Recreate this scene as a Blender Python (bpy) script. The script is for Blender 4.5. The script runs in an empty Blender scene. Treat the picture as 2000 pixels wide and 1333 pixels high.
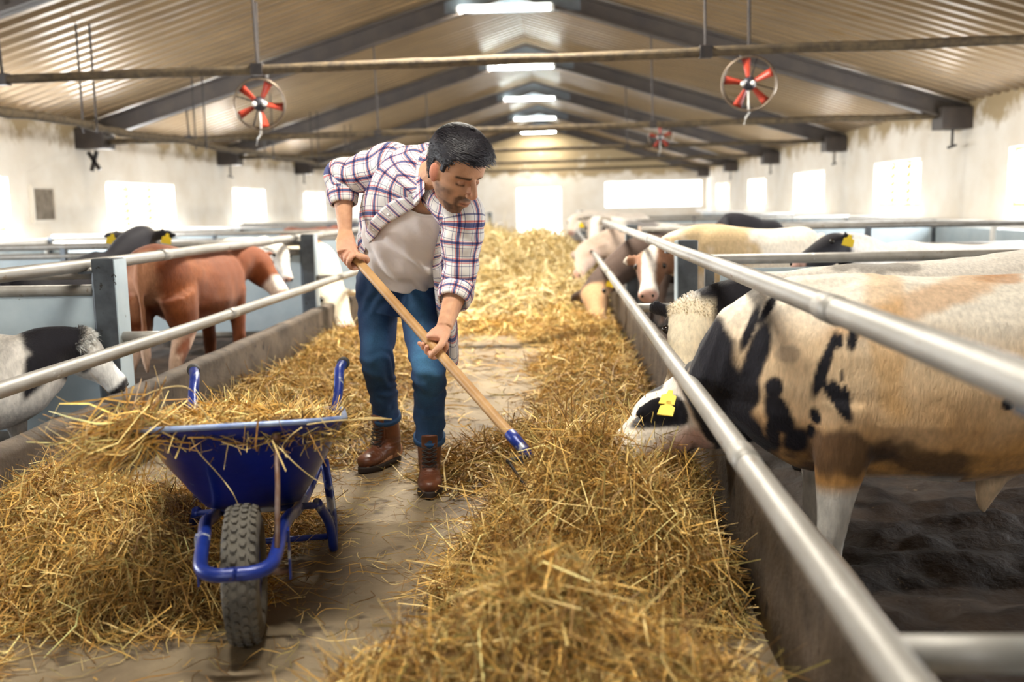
import bpy, bmesh, math, random
import numpy as np
from mathutils import Vector, Matrix, noise
from mathutils.bvhtree import BVHTree

# ------------------------------------------------------------------ camera
SC = bpy.context.scene
COL = SC.collection
F = 2000 * 35 / 36.0
EYE = np.array([0.0, 0.0, 1.18])
_v = np.array([90, 267.5, -F]); _v /= np.linalg.norm(_v)
_u = np.cross(np.array([1, .02, 0]), _v); _u /= np.linalg.norm(_u)
_x = np.cross(_v, _u)
CM = np.array([_x, _v, _u])
cam = bpy.data.cameras.new('camera'); camo = bpy.data.objects.new('camera', cam); COL.objects.link(camo)
m4 = Matrix([[*CM[0], EYE[0]], [*CM[1], EYE[1]], [*CM[2], EYE[2]], [0, 0, 0, 1]])
camo.matrix_world = m4
cam.lens = 35; cam.sensor_width = 36; cam.clip_start = .05; cam.clip_end = 300
cam.dof.use_dof = True; cam.dof.focus_distance = 3.75; cam.dof.aperture_fstop = 1.9
SC.camera = camo

# ------------------------------------------------------------------ light
SC.view_settings.view_transform = 'Standard'; SC.view_settings.look = 'None'
SC.view_settings.gamma = 1; SC.view_settings.use_curve_mapping = False
SC.view_settings.exposure = 0.72
world = bpy.data.worlds.new('sky'); SC.world = world; world.use_nodes = True
world.node_tree.nodes['Background'].inputs[0].default_value = (.93, .97, 1, 1)
world.node_tree.nodes['Background'].inputs[1].default_value = 4.0

def area(name, loc, size, energy, color, rot):
    l = bpy.data.lights.new(name, 'AREA'); l.shape = 'RECTANGLE'
    l.size, l.size_y = size; l.energy = energy; l.color = color
    o = bpy.data.objects.new(name, l); o.location = loc; o.rotation_euler = rot; COL.objects.link(o)
    return o
PI = math.pi
WIN_L = [(3.4, 6.0), (9.6, 12.35), (15.1, 17.8), (21.1, 23.4), (27.1, 29.4), (33.1, 35.4)]
WIN_R = [(3.9, 6.6), (10.3, 13.05), (16.15, 18.45), (21.9, 24.6), (28, 30.4), (34, 36.4)]
XL, XR, YF, YN, XM = -6.9, 5.7, 39.0, -8.0, -0.6
# daylight that falls in through the windows and far door, and an added fill behind the photographer
for a, b in WIN_L:
    area('daylight_and_fill', (XL - .12, (a + b) / 2, 1.31), (.64, b - a), 120 * (b - a), (.95, .98, 1), (0, -PI / 2, 0))
for a, b in WIN_R:
    area('daylight_and_fill', (XR + .12, (a + b) / 2, 1.4), (.7, b - a), 75 * (b - a), (.95, .98, 1), (0, PI / 2, 0))
area('daylight_and_fill', (-1.5, YN + .05, 1.35), (5.0, 2.7), 185, (1, .92, .80), (PI / 2, 0, PI))  # added fill for the foreground; the doorway behind the camera is assumed
area('daylight_and_fill', (-.75, YF + .1, 1.0), (1.75, 1.8), 300, (.97, .98, 1), (-PI / 2, 0, PI))
area('daylight_and_fill', (3.7, YF + .1, 1.5), (3.6, 1.1), 350, (.97, .98, 1), (-PI / 2, 0, PI))

# ------------------------------------------------------------------ helpers
def ray(x, y): return CM @ np.array([x - 1000, -(y - 666.5), -F])
def at(x, y, Y=None, X=None, Z=None):
    d = ray(x, y)
    t = Y / d[1] if Y is not None else (X / d[0] if X is not None else (Z - EYE[2]) / d[2])
    return EYE + t * d
V3 = lambda *a: np.array(a, float)
def nrm(v):
    v = np.asarray(v, float); n = np.linalg.norm(v); return v / n if n > 1e-9 else v

class MB:
    """collects geometry in world coordinates; build() links it as one mesh object"""
    def __init__(s): s.v = []; s.f = []; s.uv = None
    def add(s, v, f):
        o = len(s.v); s.v.extend([tuple(map(float, p)) for p in v]); s.f.extend([tuple(i + o for i in q) for q in f]); return s
    def box(s, a, b, bev=0):
        x0, y0, z0 = a; x1, y1, z1 = b
        if bev <= 0:
            v = [(x0, y0, z0), (x1, y0, z0), (x1, y1, z0), (x0, y1, z0), (x0, y0, z1), (x1, y0, z1), (x1, y1, z1), (x0, y1, z1)]
            return s.add(v, [(0, 3, 2, 1), (4, 5, 6, 7), (0, 1, 5, 4), (1, 2, 6, 5), (2, 3, 7, 6), (3, 0, 4, 7)])
        bm = bmesh.new(); bmesh.ops.create_cube(bm, size=1)
        for q in bm.verts: q.co = Vector(((x0 + x1) / 2 + q.co.x * (x1 - x0), (y0 + y1) / 2 + q.co.y * (y1 - y0), (z0 + z1) / 2 + q.co.z * (z1 - z0)))
        bmesh.ops.bevel(bm, geom=bm.edges[:], offset=bev, segments=2, affect='EDGES', profile=.5)
        bm.verts.index_update()
        s.add([q.co for q in bm.verts], [[q.index for q in f.verts] for f in bm.faces]); bm.free(); return s
    def obox(s, c, ax, ay, az, h):
        """box with half sizes h along unit axes"""
        c = np.array(c, float); v = []
        for k in (-1, 1):
            for j in (-1, 1):
                for i in (-1, 1): v.append(c + i * h[0] * np.array(ax) + j * h[1] * np.array(ay) + k * h[2] * np.array(az))
        return s.add(v, [(0, 2, 3, 1), (4, 5, 7, 6), (0, 1, 5, 4), (1, 3, 7, 5), (3, 2, 6, 7), (2, 0, 4, 6)])
    def rings(s, R, cap=True, closed=True):
        n = len(R[0]); v = [p for r in R for p in r]; f = []
        for i in range(len(R) - 1):
            for j in range(n if closed else n - 1):
                k = (j + 1) % n
                f.append((i * n + j, i * n + k, (i + 1) * n + k, (i + 1) * n + j))
        if cap and closed:
            f.append(tuple(range(n))[::-1]); f.append(tuple((len(R) - 1) * n + j for j in range(n)))
        return s.add(v, f)
    def tube(s, pts, r, n=10, up=(0, 0, 1), cap=True):
        pts = [np.array(p, float) for p in pts]
        rr = r if isinstance(r, (list, tuple, np.ndarray)) else [r] * len(pts)
        R = []
        for i, p in enumerate(pts):
            t = nrm(pts[min(i + 1, len(pts) - 1)] - pts[max(i - 1, 0)])
            u = np.array(up, float)
            if abs(t @ u) > .95: u = V3(1, 0, 0) if abs(t[0]) < .9 else V3(0, 1, 0)
            a = nrm(np.cross(t, u)); b = np.cross(a, t)
            R.append([p + rr[i] * (math.cos(q) * a + math.sin(q) * b) for q in np.linspace(0, 2 * PI, n, endpoint=False)])
        return s.rings(R, cap)
    def disc_ring(s, c, ax, R0, R1, h, n=48):
        """flat annular band (rectangular section) about axis ax"""
        ax = nrm(ax); a = nrm(np.cross(ax, (0.3, .2, .9))); b = np.cross(ax, a); rg = []
        for q in np.linspace(0, 2 * PI, n, endpoint=False):
            d = math.cos(q) * a + math.sin(q) * b
            rg.append([c + R0 * d - h * ax, c + R1 * d - h * ax, c + R1 * d + h * ax, c + R0 * d + h * ax])
        rg.append(rg[0]); return s.rings(rg, cap=False)
    def build(s, name, mat, parent=None, smooth=False, origin=None):
        o = None
        if parent is not None: o = np.array(parent['_o'])
        elif origin is not None: o = np.array(origin, float)
        else: o = V3(0, 0, 0)
        me = bpy.data.meshes.new(name)
        me.from_pydata([tuple(np.array(p) - o) for p in s.v] if o.any() else s.v, [], s.f)
        me.update()
        return link(me, name, mat, parent, smooth, o)

def link(me, name, mat, parent=None, smooth=False, o=(0, 0, 0)):
    if mat is not None: me.materials.clear(); me.materials.append(mat)
    if smooth: me.polygons.foreach_set('use_smooth', [True] * len(me.polygons))
    ob = bpy.data.objects.new(name, me); COL.objects.link(ob)
    ob['_o'] = [float(q) for q in o]
    if parent is not None: ob.parent = parent
    else: ob.location = o
    return ob
def empty(name, loc, label=None, cat=None, group=None, kind=None):
    e = bpy.data.objects.new(name, None); COL.objects.link(e); e.location = loc; e['_o'] = [float(q) for q in loc]
    e.empty_display_size = .1
    return tag(e, label, cat, group, kind)
def tag(o, label=None, cat=None, group=None, kind=None):
    if label: o['label'] = label
    if cat: o['category'] = cat
    if group: o['group'] = group
    if kind: o['kind'] = kind
    return o
def copy_tree(o, parent=None):
    c = o.copy(); COL.objects.link(c)
    if parent is not None: c.parent = parent
    for ch in list(o.children): copy_tree(ch, c)
    return c

# ------------------------------------------------------------------ materials
def mat(name, c1, c2=None, scale=6, rough=.6, metal=0, bump=0, bscale=None, detail=5, spec=.5, stretch=(1, 1, 1), contrast=(.35, .65), spots=None, coat=0):
    """procedural surface: two colours mixed by noise, optional speckle (colour, scale, threshold) and bump"""
    m = bpy.data.materials.new(name); m.use_nodes = True; nt = m.node_tree; N = nt.nodes; L = nt.links
    b = N['Principled BSDF']; b.inputs['Roughness'].default_value = rough; b.inputs['Metallic'].default_value = metal
    b.inputs['Specular IOR Level'].default_value = spec
    b.inputs['Coat Weight'].default_value = coat
    tc = N.new('ShaderNodeTexCoord'); mp = N.new('ShaderNodeMapping'); mp.inputs['Scale'].default_value = stretch
    L.new(tc.outputs['Object'], mp.inputs[0])
    def nz(sc, det=detail):
        n = N.new('ShaderNodeTexNoise'); n.inputs['Scale'].default_value = sc; n.inputs['Detail'].default_value = det
        n.inputs['Roughness'].default_value = .6; L.new(mp.outputs[0], n.inputs['Vector']); return n
    if c2 is None: c2 = c1
    n1 = nz(scale); rp = N.new('ShaderNodeValToRGB')
    rp.color_ramp.elements[0].position, rp.color_ramp.elements[1].position = contrast
    rp.color_ramp.elements[0].color = (*c1, 1); rp.color_ramp.elements[1].color = (*c2, 1)
    L.new(n1.outputs['Fac'], rp.inputs[0]); out = rp.outputs[0]
    if spots:
        for col, sc, th in spots:
            n2 = nz(sc, 3); r2 = N.new('ShaderNodeValToRGB')
            r2.color_ramp.elements[0].position = th; r2.color_ramp.elements[1].position = th + .06
            r2.color_ramp.elements[0].color = (0, 0, 0, 1); r2.color_ramp.elements[1].color = (1, 1, 1, 1)
            L.new(n2.outputs['Fac'], r2.inputs[0])
            mx = N.new('ShaderNodeMixRGB'); L.new(r2.outputs[0], mx.inputs[0]); L.new(out, mx.inputs[1]); mx.inputs[2].default_value = (*col, 1)
            out = mx.outputs[0]
    L.new(out, b.inputs['Base Color'])
    if bump:
        n3 = nz(bscale or scale * 4); bp = N.new('ShaderNodeBump'); bp.inputs['Strength'].default_value = bump; bp.inputs['Distance'].default_value = .02
        L.new(n3.outputs['Fac'], bp.inputs['Height']); L.new(bp.outputs[0], b.inputs['Normal'])
    return m
def mat_attr(name, rough=.8, attr='col', nscale=60, namp=.25, bump=.3, bscale=90, spec=.3, stretch=(1, 1, 1), sheen=0):
    """colour read from a per-vertex attribute, broken up by fine noise"""
    m = bpy.data.materials.new(name); m.use_nodes = True; nt = m.node_tree; N = nt.nodes; L = nt.links
    b = N['Principled BSDF']; b.inputs['Roughness'].default_value = rough; b.inputs['Specular IOR Level'].default_value = spec
    b.inputs['Sheen Weight'].default_value = sheen
    a = N.new('ShaderNodeAttribute'); a.attribute_name = attr
    tc = N.new('ShaderNodeTexCoord'); mp = N.new('ShaderNodeMapping'); mp.inputs['Scale'].default_value = stretch
    L.new(tc.outputs['Object'], mp.inputs[0])
    n = N.new('ShaderNodeTexNoise'); n.inputs['Scale'].default_value = nscale; n.inputs['Detail'].default_value = 4; L.new(mp.outputs[0], n.inputs['Vector'])
    mr = N.new('ShaderNodeMapRange'); mr.inputs[1].default_value = .3; mr.inputs[2].default_value = .7; mr.inputs[3].default_value = 1 - namp; mr.inputs[4].default_value = 1 + namp
    L.new(n.outputs['Fac'], mr.inputs[0])
    mx = N.new('ShaderNodeVectorMath'); mx.operation = 'SCALE'; L.new(a.outputs['Color'], mx.inputs[0]); L.new(mr.outputs[0], mx.inputs['Scale'])
    L.new(mx.outputs[0], b.inputs['Base Color'])
    if bump:
        n3 = N.new('ShaderNodeTexNoise'); n3.inputs['Scale'].default_value = bscale; n3.inputs['Detail'].default_value = 4; L.new(mp.outputs[0], n3.inputs['Vector'])
        bp = N.new('ShaderNodeBump'); bp.inputs['Strength'].default_value = bump; bp.inputs['Distance'].default_value = .01
        L.new(n3.outputs['Fac'], bp.inputs['Height']); L.new(bp.outputs[0], b.inputs['Normal'])
    return m
def set_col(me, cols):
    at_ = me.color_attributes.new('col', 'FLOAT_COLOR', 'POINT')
    c = np.ones((len(me.vertices), 4), np.float32); c[:, :3] = cols
    at_.data.foreach_set('color', c.ravel())
def emis(name, col, s):
    m = bpy.data.materials.new(name); m.use_nodes = True; N = m.node_tree.nodes
    b = N['Principled BSDF']; b.inputs['Base Color'].default_value = (*col, 1)
    b.inputs['Emission Color'].default_value = (*col, 1); b.inputs['Emission Strength'].default_value = s
    return m

M_GALV = mat('galvanised steel', (.33, .315, .29), (.24, .225, .20), 9, .5, .3, .05, 60, spots=[((.16, .11, .07), 22, .66), ((.52, .52, .51), 14, .68)], stretch=(1, .35, 1))
M_POST = mat('grey steel', (.10, .115, .13), (.055, .06, .07), 8, .45, .5, .05, 40, spots=[((.03, .025, .02), 25, .66)])
M_PANEL = mat('pale blue panel', (.46, .54, .58), (.36, .44, .49), 3, .55, 0, .04, 30, spots=[((.10, .08, .07), 18, .70)])
M_RUST = mat('dusty pipe', (.045, .03, .016), (.10, .07, .034), 14, .85, 0, .5, 60)
M_FRAME = mat('dark roof steel', (.085, .068, .055), (.055, .045, .042), 3, .6, .2, .05, 20)
M_DARK = mat('dark iron', (.022, .02, .022), (.045, .035, .03), 12, .55, .4, .1, 50)
M_WHITE = mat('white paint', (.80, .79, .76), (.68, .66, .62), 3, .6, 0, .03, 30)
M_CURB = mat('worn concrete', (.15, .115, .085), (.065, .05, .038), 5, .75, 0, .35, 40, spots=[((.03, .025, .022), 9, .62)])
M_RUBBER = mat('black rubber', (.028, .028, .03), (.05, .047, .045), 20, .75, 0, .2, 80)

# ================================================================== the barn
def wall_mat(name):
    m = mat(name, (.74, .69, .61), (.66, .59, .49), 1.6, .85, 0, .25, 25)
    nt = m.node_tree; N = nt.nodes; L = nt.links; b = N['Principled BSDF']
    src = b.inputs['Base Color'].links[0].from_socket
    tc = [n for n in N if n.type == 'TEX_COORD'][0]
    sx = N.new('ShaderNodeSeparateXYZ'); L.new(tc.outputs['Object'], sx.inputs[0])
    n = N.new('ShaderNodeTexNoise'); n.inputs['Scale'].default_value = 1.7; n.inputs['Detail'].default_value = 8; n.inputs['Roughness'].default_value = .7
    L.new(tc.outputs['Object'], n.inputs['Vector'])
    mr = N.new('ShaderNodeMapRange'); mr.inputs[1].default_value = 1.75; mr.inputs[2].default_value = 2.5; mr.inputs[3].default_value = -.30; mr.inputs[4].default_value = .24
    L.new(sx.outputs[2], mr.inputs[0])
    ad = N.new('ShaderNodeMath'); ad.operation = 'ADD'; L.new(n.outputs['Fac'], ad.inputs[0]); L.new(mr.outputs[0], ad.inputs[1])
    rp = N.new('ShaderNodeValToRGB'); rp.color_ramp.elements[0].position = .5; rp.color_ramp.elements[1].position = .66
    L.new(ad.outputs[0], rp.inputs[0])
    mx = N.new('ShaderNodeMixRGB'); L.new(rp.outputs[0], mx.inputs[0]); L.new(src, mx.inputs[1]); mx.inputs[2].default_value = (.36, .27, .15, 1)
    L.new(mx.outputs[0], b.inputs['Base Color'])
    return m
M_WALL = wall_mat('stained plaster')
M_FLOOR = mat('concrete floor', (.29, .225, .14), (.13, .092, .055), 1.8, .8, 0, .3, 30, detail=9, spots=[((.10, .072, .045), 5, .60), ((.05, .04, .032), 34, .69)])
M_MUD = mat('trodden mud', (.014, .009, .007), (.034, .022, .015), 5, .7, 0, .6, 18, spots=[((.075, .05, .03), 30, .68)], spec=.2)
M_ROOF = mat('roof sheet', (.25, .172, .092), (.19, .132, .074), 1.2, .36, .15, .03, 8, spots=[((.20, .13, .06), 1.1, .62)])
M_WINF = mat('window frame', (.40, .27, .10), (.30, .19, .06), 8, .6)
def glass_mat():
    m = bpy.data.materials.new('window glass'); m.use_nodes = True; nt = m.node_tree; N = nt.nodes; N.clear()
    o = N.new('ShaderNodeOutputMaterial'); t = N.new('ShaderNodeBsdfTransparent'); g = N.new('ShaderNodeBsdfGlossy'); x = N.new('ShaderNodeMixShader')
    g.inputs['Roughness'].default_value = .1; x.inputs[0].default_value = .06
    nt.links.new(t.outputs[0], x.inputs[1]); nt.links.new(g.outputs[0], x.inputs[2]); nt.links.new(x.outputs[0], o.inputs[0]); return m
M_GLASS = glass_mat()

EAVE, RIDGE = 2.46, 4.36
def roofz(x): return RIDGE - (RIDGE - EAVE) * abs(x - XM) / 6.3

# floors ------------------------------------------------------------
bm_ = MB(); nx, ny = 24, 300
gx = np.linspace(-2.13, .68, nx); gy = np.linspace(YN, YF, ny)
for y in gy:
    for x in gx:
        bm_.v.append((x, y, .006 * noise.noise(Vector((x * 1.3, y * 1.3, 3))) + .002 * noise.noise(Vector((x * 9, y * 9, 1))) - .006))
bm_.f = [(j * nx + i, j * nx + i + 1, (j + 1) * nx + i + 1, (j + 1) * nx + i) for j in range(ny - 1) for i in range(nx - 1)]
tag(bm_.build('floor', M_FLOOR, smooth=True), 'worn concrete feed aisle floor with scattered straw', kind='structure')
def mud(x0, x1, nm, lab):
    b = MB(); X = np.linspace(x0, x1, 120); Y = np.concatenate([np.linspace(YN, 1.5, 30)[:-1], np.linspace(1.5, 8, 190)[:-1], np.linspace(8, YF, 90)])
    for y in Y:
        for x in X:
            z = .035 * noise.noise(Vector((x * 3.1, y * 3.1, 0))) + .03 * noise.noise(Vector((x * 9, y * 9, 5))) + .012 * noise.noise(Vector((x * 24, y * 24, 9)))
            b.v.append((x, y, z - .03))
    n = len(X); b.f = [(j * n + i, j * n + i + 1, (j + 1) * n + i + 1, (j + 1) * n + i) for j in range(len(Y) - 1) for i in range(n - 1)]
    tag(b.build(nm, M_MUD, smooth=True), lab, kind='structure')
mud(.66, XR + .05, 'floor_pen_right', 'dark trodden mud floor of the right pens')
mud(XL - .05, -2.1, 'floor_pen_left', 'dark trodden mud floor of the left pens')

# walls with window openings ----------------------------------------
def side_wall(x0, x1, wins, z0, z1, holes=()):
    b = MB(); y = YN
    ops = sorted([(a, c, z0, z1) for a, c in wins] + list(holes))
    for a, c, lo, hi in ops:
        b.box((x0, y, -.1), (x1, a, EAVE + .12)); b.box((x0, a, -.1), (x1, c, lo)); b.box((x0, a, hi), (x1, c, EAVE + .12)); y = c
    b.box((x0, y, -.1), (x1, YF, EAVE + .12)); return b
side_wall(XL - .3, XL, WIN_L, .985, 1.65).build('wall_left', M_WALL)['kind'] = 'structure'
side_wall(XR, XR + .3, WIN_R, 1.04, 1.78).build('wall_right', M_WALL)['kind'] = 'structure'
b = MB()
Z = -.1
for x0, x1, z0, z1 in [(XL, -1.66, Z, 3), (.18, 1.8, Z, 3), (5.55, XR, Z, 3), (1.8, 5.55, Z, .98), (1.8, 5.55, 2.02, 3), (-1.66, .18, 1.9, 3)]:
    b.box((x0, YF, z0), (x1, YF + .3, z1 if z1 < 3 else 2.5))
b.add([(XL, YF, 2.5), (XR, YF, 2.5), (XR, YF, 2.5), (XM, YF, RIDGE + .05), (XL, YF, 2.5)], [(0, 1, 3)])
b.build('wall_far', M_WALL)['kind'] = 'structure'
b = MB()
b.box((XL, YN - .3, Z), (-4.1, YN, 2.5)); b.box((1.1, YN - .3, Z), (XR, YN, 2.5)); 
b.add([(XL, YN, 2.5), (XR, YN, 2.5), (XM, YN, RIDGE + .05), (XL, YN - .3, 2.5), (XR, YN - .3, 2.5), (XM, YN - .3, RIDGE + .05)], [(0, 2, 1), (3, 4, 5), (0, 1, 4, 3)])
b.build('wall_near', M_WALL)['kind'] = 'structure'

# windows: frame, panes, tilted slats -------------------------------
wn = 0
for side, wins, x, z0, z1 in (('left', WIN_L, XL - .1, .985, 1.65), ('right', WIN_R, XR + .1, 1.04, 1.78)):
    sg = -1 if side == 'left' else 1
    for a, c in wins:
        wn += 1
        e = empty(f'window_{wn}', (x, a, z0), kind='structure')
        b = MB(); t = .025
        b.box((x - t, a, z0), (x + t, c, z0 + .04)); b.box((x - t, a, z1 - .04), (x + t, c, z1))
        k = 3; ys = np.linspace(a, c, k + 1)
        for y in ys: b.box((x - t, max(a, y - .04), z0 + .04), (x + t, min(c, y + .04), z1 - .04))
        b.build('window_frame', M_WINF, e)
        for i in range(k):
            MB().box((x - .004, ys[i] + .025, z0 + .04), (x + .004, ys[i + 1] - .025, z1 - .04)).build('pane', M_GLASS, e)
        for i in range(1, k):
            for zz in np.linspace(z0 + .1, z1 - .1, 5):
                MB().obox((x - sg * .06, ys[i] - .13, zz), nrm((.55, 0, .83)), (0, 1, 0), nrm((.83, 0, -.55)), (.042, .12, .006)).build('slat', M_WINF, e)
e = empty('window_13', (1.8, YF + .1, .98), kind='structure')
b = MB(); y = YF + .1
b.box((1.8, y, .98), (5.55, y + .05, 1.03)); b.box((1.8, y, 1.97), (5.55, y + .05, 2.02))
for x in np.linspace(1.82, 5.53, 5): b.box((x - .02, y, 1.03), (x + .02, y + .05, 1.97))
b.build('window_frame', M_WHITE, e)
for i, x in enumerate(np.linspace(1.82, 5.53, 5)[:-1]): MB().box((x + .02, y + .02, 1.03), (x + .9, y + .026, 1.97)).build('pane', M_GLASS, e)
b = MB(); b.box((-1.66, YF + .05, 0), (-1.58, YF + .2, 1.9)); b.box((.1, YF + .05, 0), (.18, YF + .2, 1.9)); b.box((-1.58, YF + .05, 1.82), (.1, YF + .2, 1.9))
tag(b.build('door_1', M_WHITE), 'white frame of the open far doorway', kind='structure')
# small boarded niche on the left wall
e = empty('wall_hatch', (XL, 12.9, 1.1), 'small dark boarded hatch in the white left wall', 'hatch')
MB().box((XL, 12.88, 1.11), (XL + .03, 13.4, 1.52)).build('board', mat('old board', (.13, .10, .07), (.24, .2, .15), 9, .8, 0, .2, 30), e)
b = MB()
for y0, y1, z0, z1 in [(12.83, 13.45, 1.07, 1.11), (12.83, 13.45, 1.52, 1.56), (12.83, 12.88, 1.11, 1.52), (13.4, 13.45, 1.11, 1.52)]: b.box((XL, y0, z0), (XL + .05, y1, z1))
b.build('frame', M_WALL, e)

# roof: ribbed sheets -----------------------------------------------
def sheet(sgn):
    b = MB(); W = 1.0; n = 4; p = W / n; prof = []
    for i in range(n):
        y = i * p
        prof += [(y, 0), (y + p * .42, 0), (y + p * .54, -.045), (y + p * .86, -.045), (y + p * .98, 0)]
    prof += [(W + .015, 0)]
    R = []
    for k in range(9):
        x = XM + sgn * 6.75 * k / 8
        R.append([(x, y, roofz(x) + z + .05) for y, z in prof])
    b.rings(R, cap=False, closed=False); return b
ce = empty('ceiling', (0, 0, 0), kind='structure')
for sgn in (-1, 1):
    s0 = sheet(sgn).build('roof_sheet', M_ROOF, ce)
    for k in range(int(YF - YN) + 1):
        s = s0 if k == 0 else s0.copy()
        if k: COL.objects.link(s)
        s.location = (0, YN + k, .006 * (k % 2))
FRAMES = [-3.6 - 3.2, 2.4 - 4, 8.4, 14.4, 20.4, 26.4, 32.4, 38.4]
FRAMES = [-3.6, 2.4, 8.4, 14.4, 20.4, 26.4, 32.4, 38.4]
ORD = ['behind the camera', 'above the camera', 'at the top corners of the photo', 'nearest in view, with the first lamp', 'second in view, with the second lamp', 'third in view, with the third lamp', 'fourth in view, with the fourth lamp', 'against the far gable wall']
D = .31
for k, y in enumerate(FRAMES):
    e = empty('roof_frame', (XM, y, 2.1), 'dark steel roof frame ' + ORD[k], 'roof beam', 'portal frames carrying the roof')
    for sgn in (-1, 1):
        b = MB()
        x0, x1 = XM, XM + sgn * 6.3
        for xa, xb, o0, o1, hw in [(x0, x1, -D, -D + .035, .085), (x0, x1, -.035 - .03, -.03, .085), (x0, x1, -D, -.03, .012)]:
            v = [(xx, y + s * hw, roofz(xx) + o) for xx in (xa, xb) for o in (o0, o1) for s in (-1, 1)]
            b.add(v, [(0, 1, 3, 2), (4, 6, 7, 5), (0, 2, 6, 4), (1, 5, 7, 3), (2, 3, 7, 6), (0, 4, 5, 1)])
        b.build('rafter', M_FRAME, e)
        b = MB(); xe = XM + sgn * 6.3
        b.box((min(xe, xe - sgn * .42), y - .2, 2.1), (max(xe, xe - sgn * .42), y + .2, 2.4), .01); b.build('corbel', M_FRAME, e)
        if 2 < k < 7:
            b = MB(); xs = xe - sgn * .2; b.tube([(xs, y, 2.1), (xs, y, 1.86)], .018, 6); b.tube([(xs, y - .14, 1.88), (xs, y + .14, 1.86)], .018, 6)
            if sgn < 0 and k == 3:
                b = MB(); c = V3(xe + .22, y - .1, 1.93)
                for s in (-1, 1): b.obox(c, nrm((.3, .6 * 0, s * .7 + .2)), (0, 1, 0), nrm(np.cross(nrm((.3, 0, s * .7 + .2)), (0, 1, 0))), (.15, .02, .025))
            b.build('wall_bracket', M_DARK, e)
    b = MB(); zr = RIDGE - D
    b.add([(XM - .95, y - .022, zr - .20), (XM + .95, y - .022, zr - .20), (XM + .95, y - .022, roofz(XM + .95) - .05), (XM, y - .022, RIDGE - .05), (XM - .95, y - .022, roofz(XM - .95) - .05),
           (XM - .95, y + .022, zr - .20), (XM + .95, y + .022, zr - .20), (XM + .95, y + .022, roofz(XM + .95) - .05), (XM, y + .022, RIDGE - .05), (XM - .95, y + .022, roofz(XM - .95) - .05)],
          [(0, 1, 2, 3, 4), (9, 8, 7, 6, 5), (0, 5, 6, 1), (1, 6, 7, 2), (4, 9, 5, 0), (2, 7, 8, 3), (3, 8, 9, 4)])
    b.build('gusset_plate', mat('gusset grey', (.13, .15, .165), (.10, .11, .125), 3, .6) if k == 0 else bpy.data.materials['gusset grey'], e)
# fluorescent lamps under each frame apex ---------------------------
M_TUBE = emis('lit tube', (.90, 1, .98), 40)
ORL = ['behind the camera', 'over the camera', 'over the aisle out of view', 'at the top edge of the photo', 'second from the top', 'third from the top', 'fourth from the top', 'smallest, nearest the far wall']
for k, y in enumerate(FRAMES):
    z = 3.86; w = .66
    e = empty('fluorescent_lamp', (XM - .1, y - .12, z), 'lit white fluorescent strip lamp under the roof ridge, ' + ORL[k], 'lamp', 'strip lamps along the ridge')
    x = XM - .1
    MB().box((x - w, y - .145, z + .05), (x + w, y - .095, z + .085), .008).build('housing', M_WHITE, e)
    for q in (-.04, .04): MB().tube([(x - w + .03, y - .12 + q, z + .02), (x + w - .03, y - .12 + q, z + .02)], .022, 10).build('tube', M_TUBE, e)
    for q in (-1, 1): MB().box((x + q * w - .02, y - .19, z - .01), (x + q * w + .02, y - .05, z + .05)).build('end_cap', M_WHITE, e)
    l = area('lamp_light', (x, y - .12, z - .012), (1.25, .1), (40, 90, 340, 120, 120, 130, 130, 60)[k], (1, .92, .79), (0, 0, 0)); 
    l.parent = e; l.location = (0, 0, -.012)
# tie pipes across the barn, with hanger rods ------------------------
def tie(y, z, r, x0, x1, hang, lab, dz=0):
    e = empty('tie_pipe', (x0, y, z), lab, 'pipe', 'pipes spanning the barn')
    b = MB(); pts = []
    for x in np.linspace(x0, x1, 60):
        pts.append((x, y, z + dz * (x - x0) + .01 * noise.noise(Vector((x * 1.3, y, 0)))))
    b.tube(pts, [r * (1 + .18 * noise.noise(Vector((p[0] * 6, y, 2)))) for p in pts], 10); b.build('pipe', M_RUST, e, True)
    for x in hang:
        b = MB(); zz = z + dz * (x - x0); b.tube([(x, y, zz), (x - .03, y, roofz(x) - .05)], .012, 6)
        b.box((x - .05, y - .045, zz - .045), (x + .05, y + .045, zz + .05), .006); b.build('hanger_rod', M_DARK, e)
tie(8.3, 2.27, .04, XL, XR, (-4.6, -2.45, 1.2, 3.9), 'thick dusty tie pipe across the barn, nearest, above the fans', .012)
tie(14.4, 2.2, .045, XL + .3, XR - .3, (-5.3, -2.55, 1.35), 'dusty tie pipe across the barn, second from the camera', .008)
tie(20.4, 2.25, .04, XL + .3, XR - .3, (-2.6, 1.4), 'thin tie pipe across the barn, third from the camera', .006)
tie(26.4, 2.25, .045, XL + .3, XR - .3, (-2.6,), 'thin tie pipe across the barn, fourth from the camera', .006)
tie(32.4, 2.25, .045, XL + .3, XR - .3, (), 'thin tie pipe across the barn, farthest from the camera', .006)
# water line running along the left pens, hung on paired rods
e = empty('water_line', (-4.75, 8, 2.05), 'rope-wrapped water line running along the left pens under the roof', 'pipe')
b = MB(); pts = [(-4.78 + .02 * math.sin(y), y, 2.07 + .015 * math.sin(y * 2.1)) for y in np.linspace(7.0, 36, 90)]
b.tube(pts, [.042 * (1 + .25 * math.sin(i * 2.7)) for i in range(90)], 8); b.build('pipe', M_RUST, e, True)
for y in (10.2, 13.4, 16.6, 19.8, 23):
    for q in (-.07, .07):
        b = MB(); b.tube([(-4.78 + q, y, 2.0), (-4.78 + q, y, roofz(-4.78) - .02)], .011, 6); b.build('hanger_rod', M_DARK, e)

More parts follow.
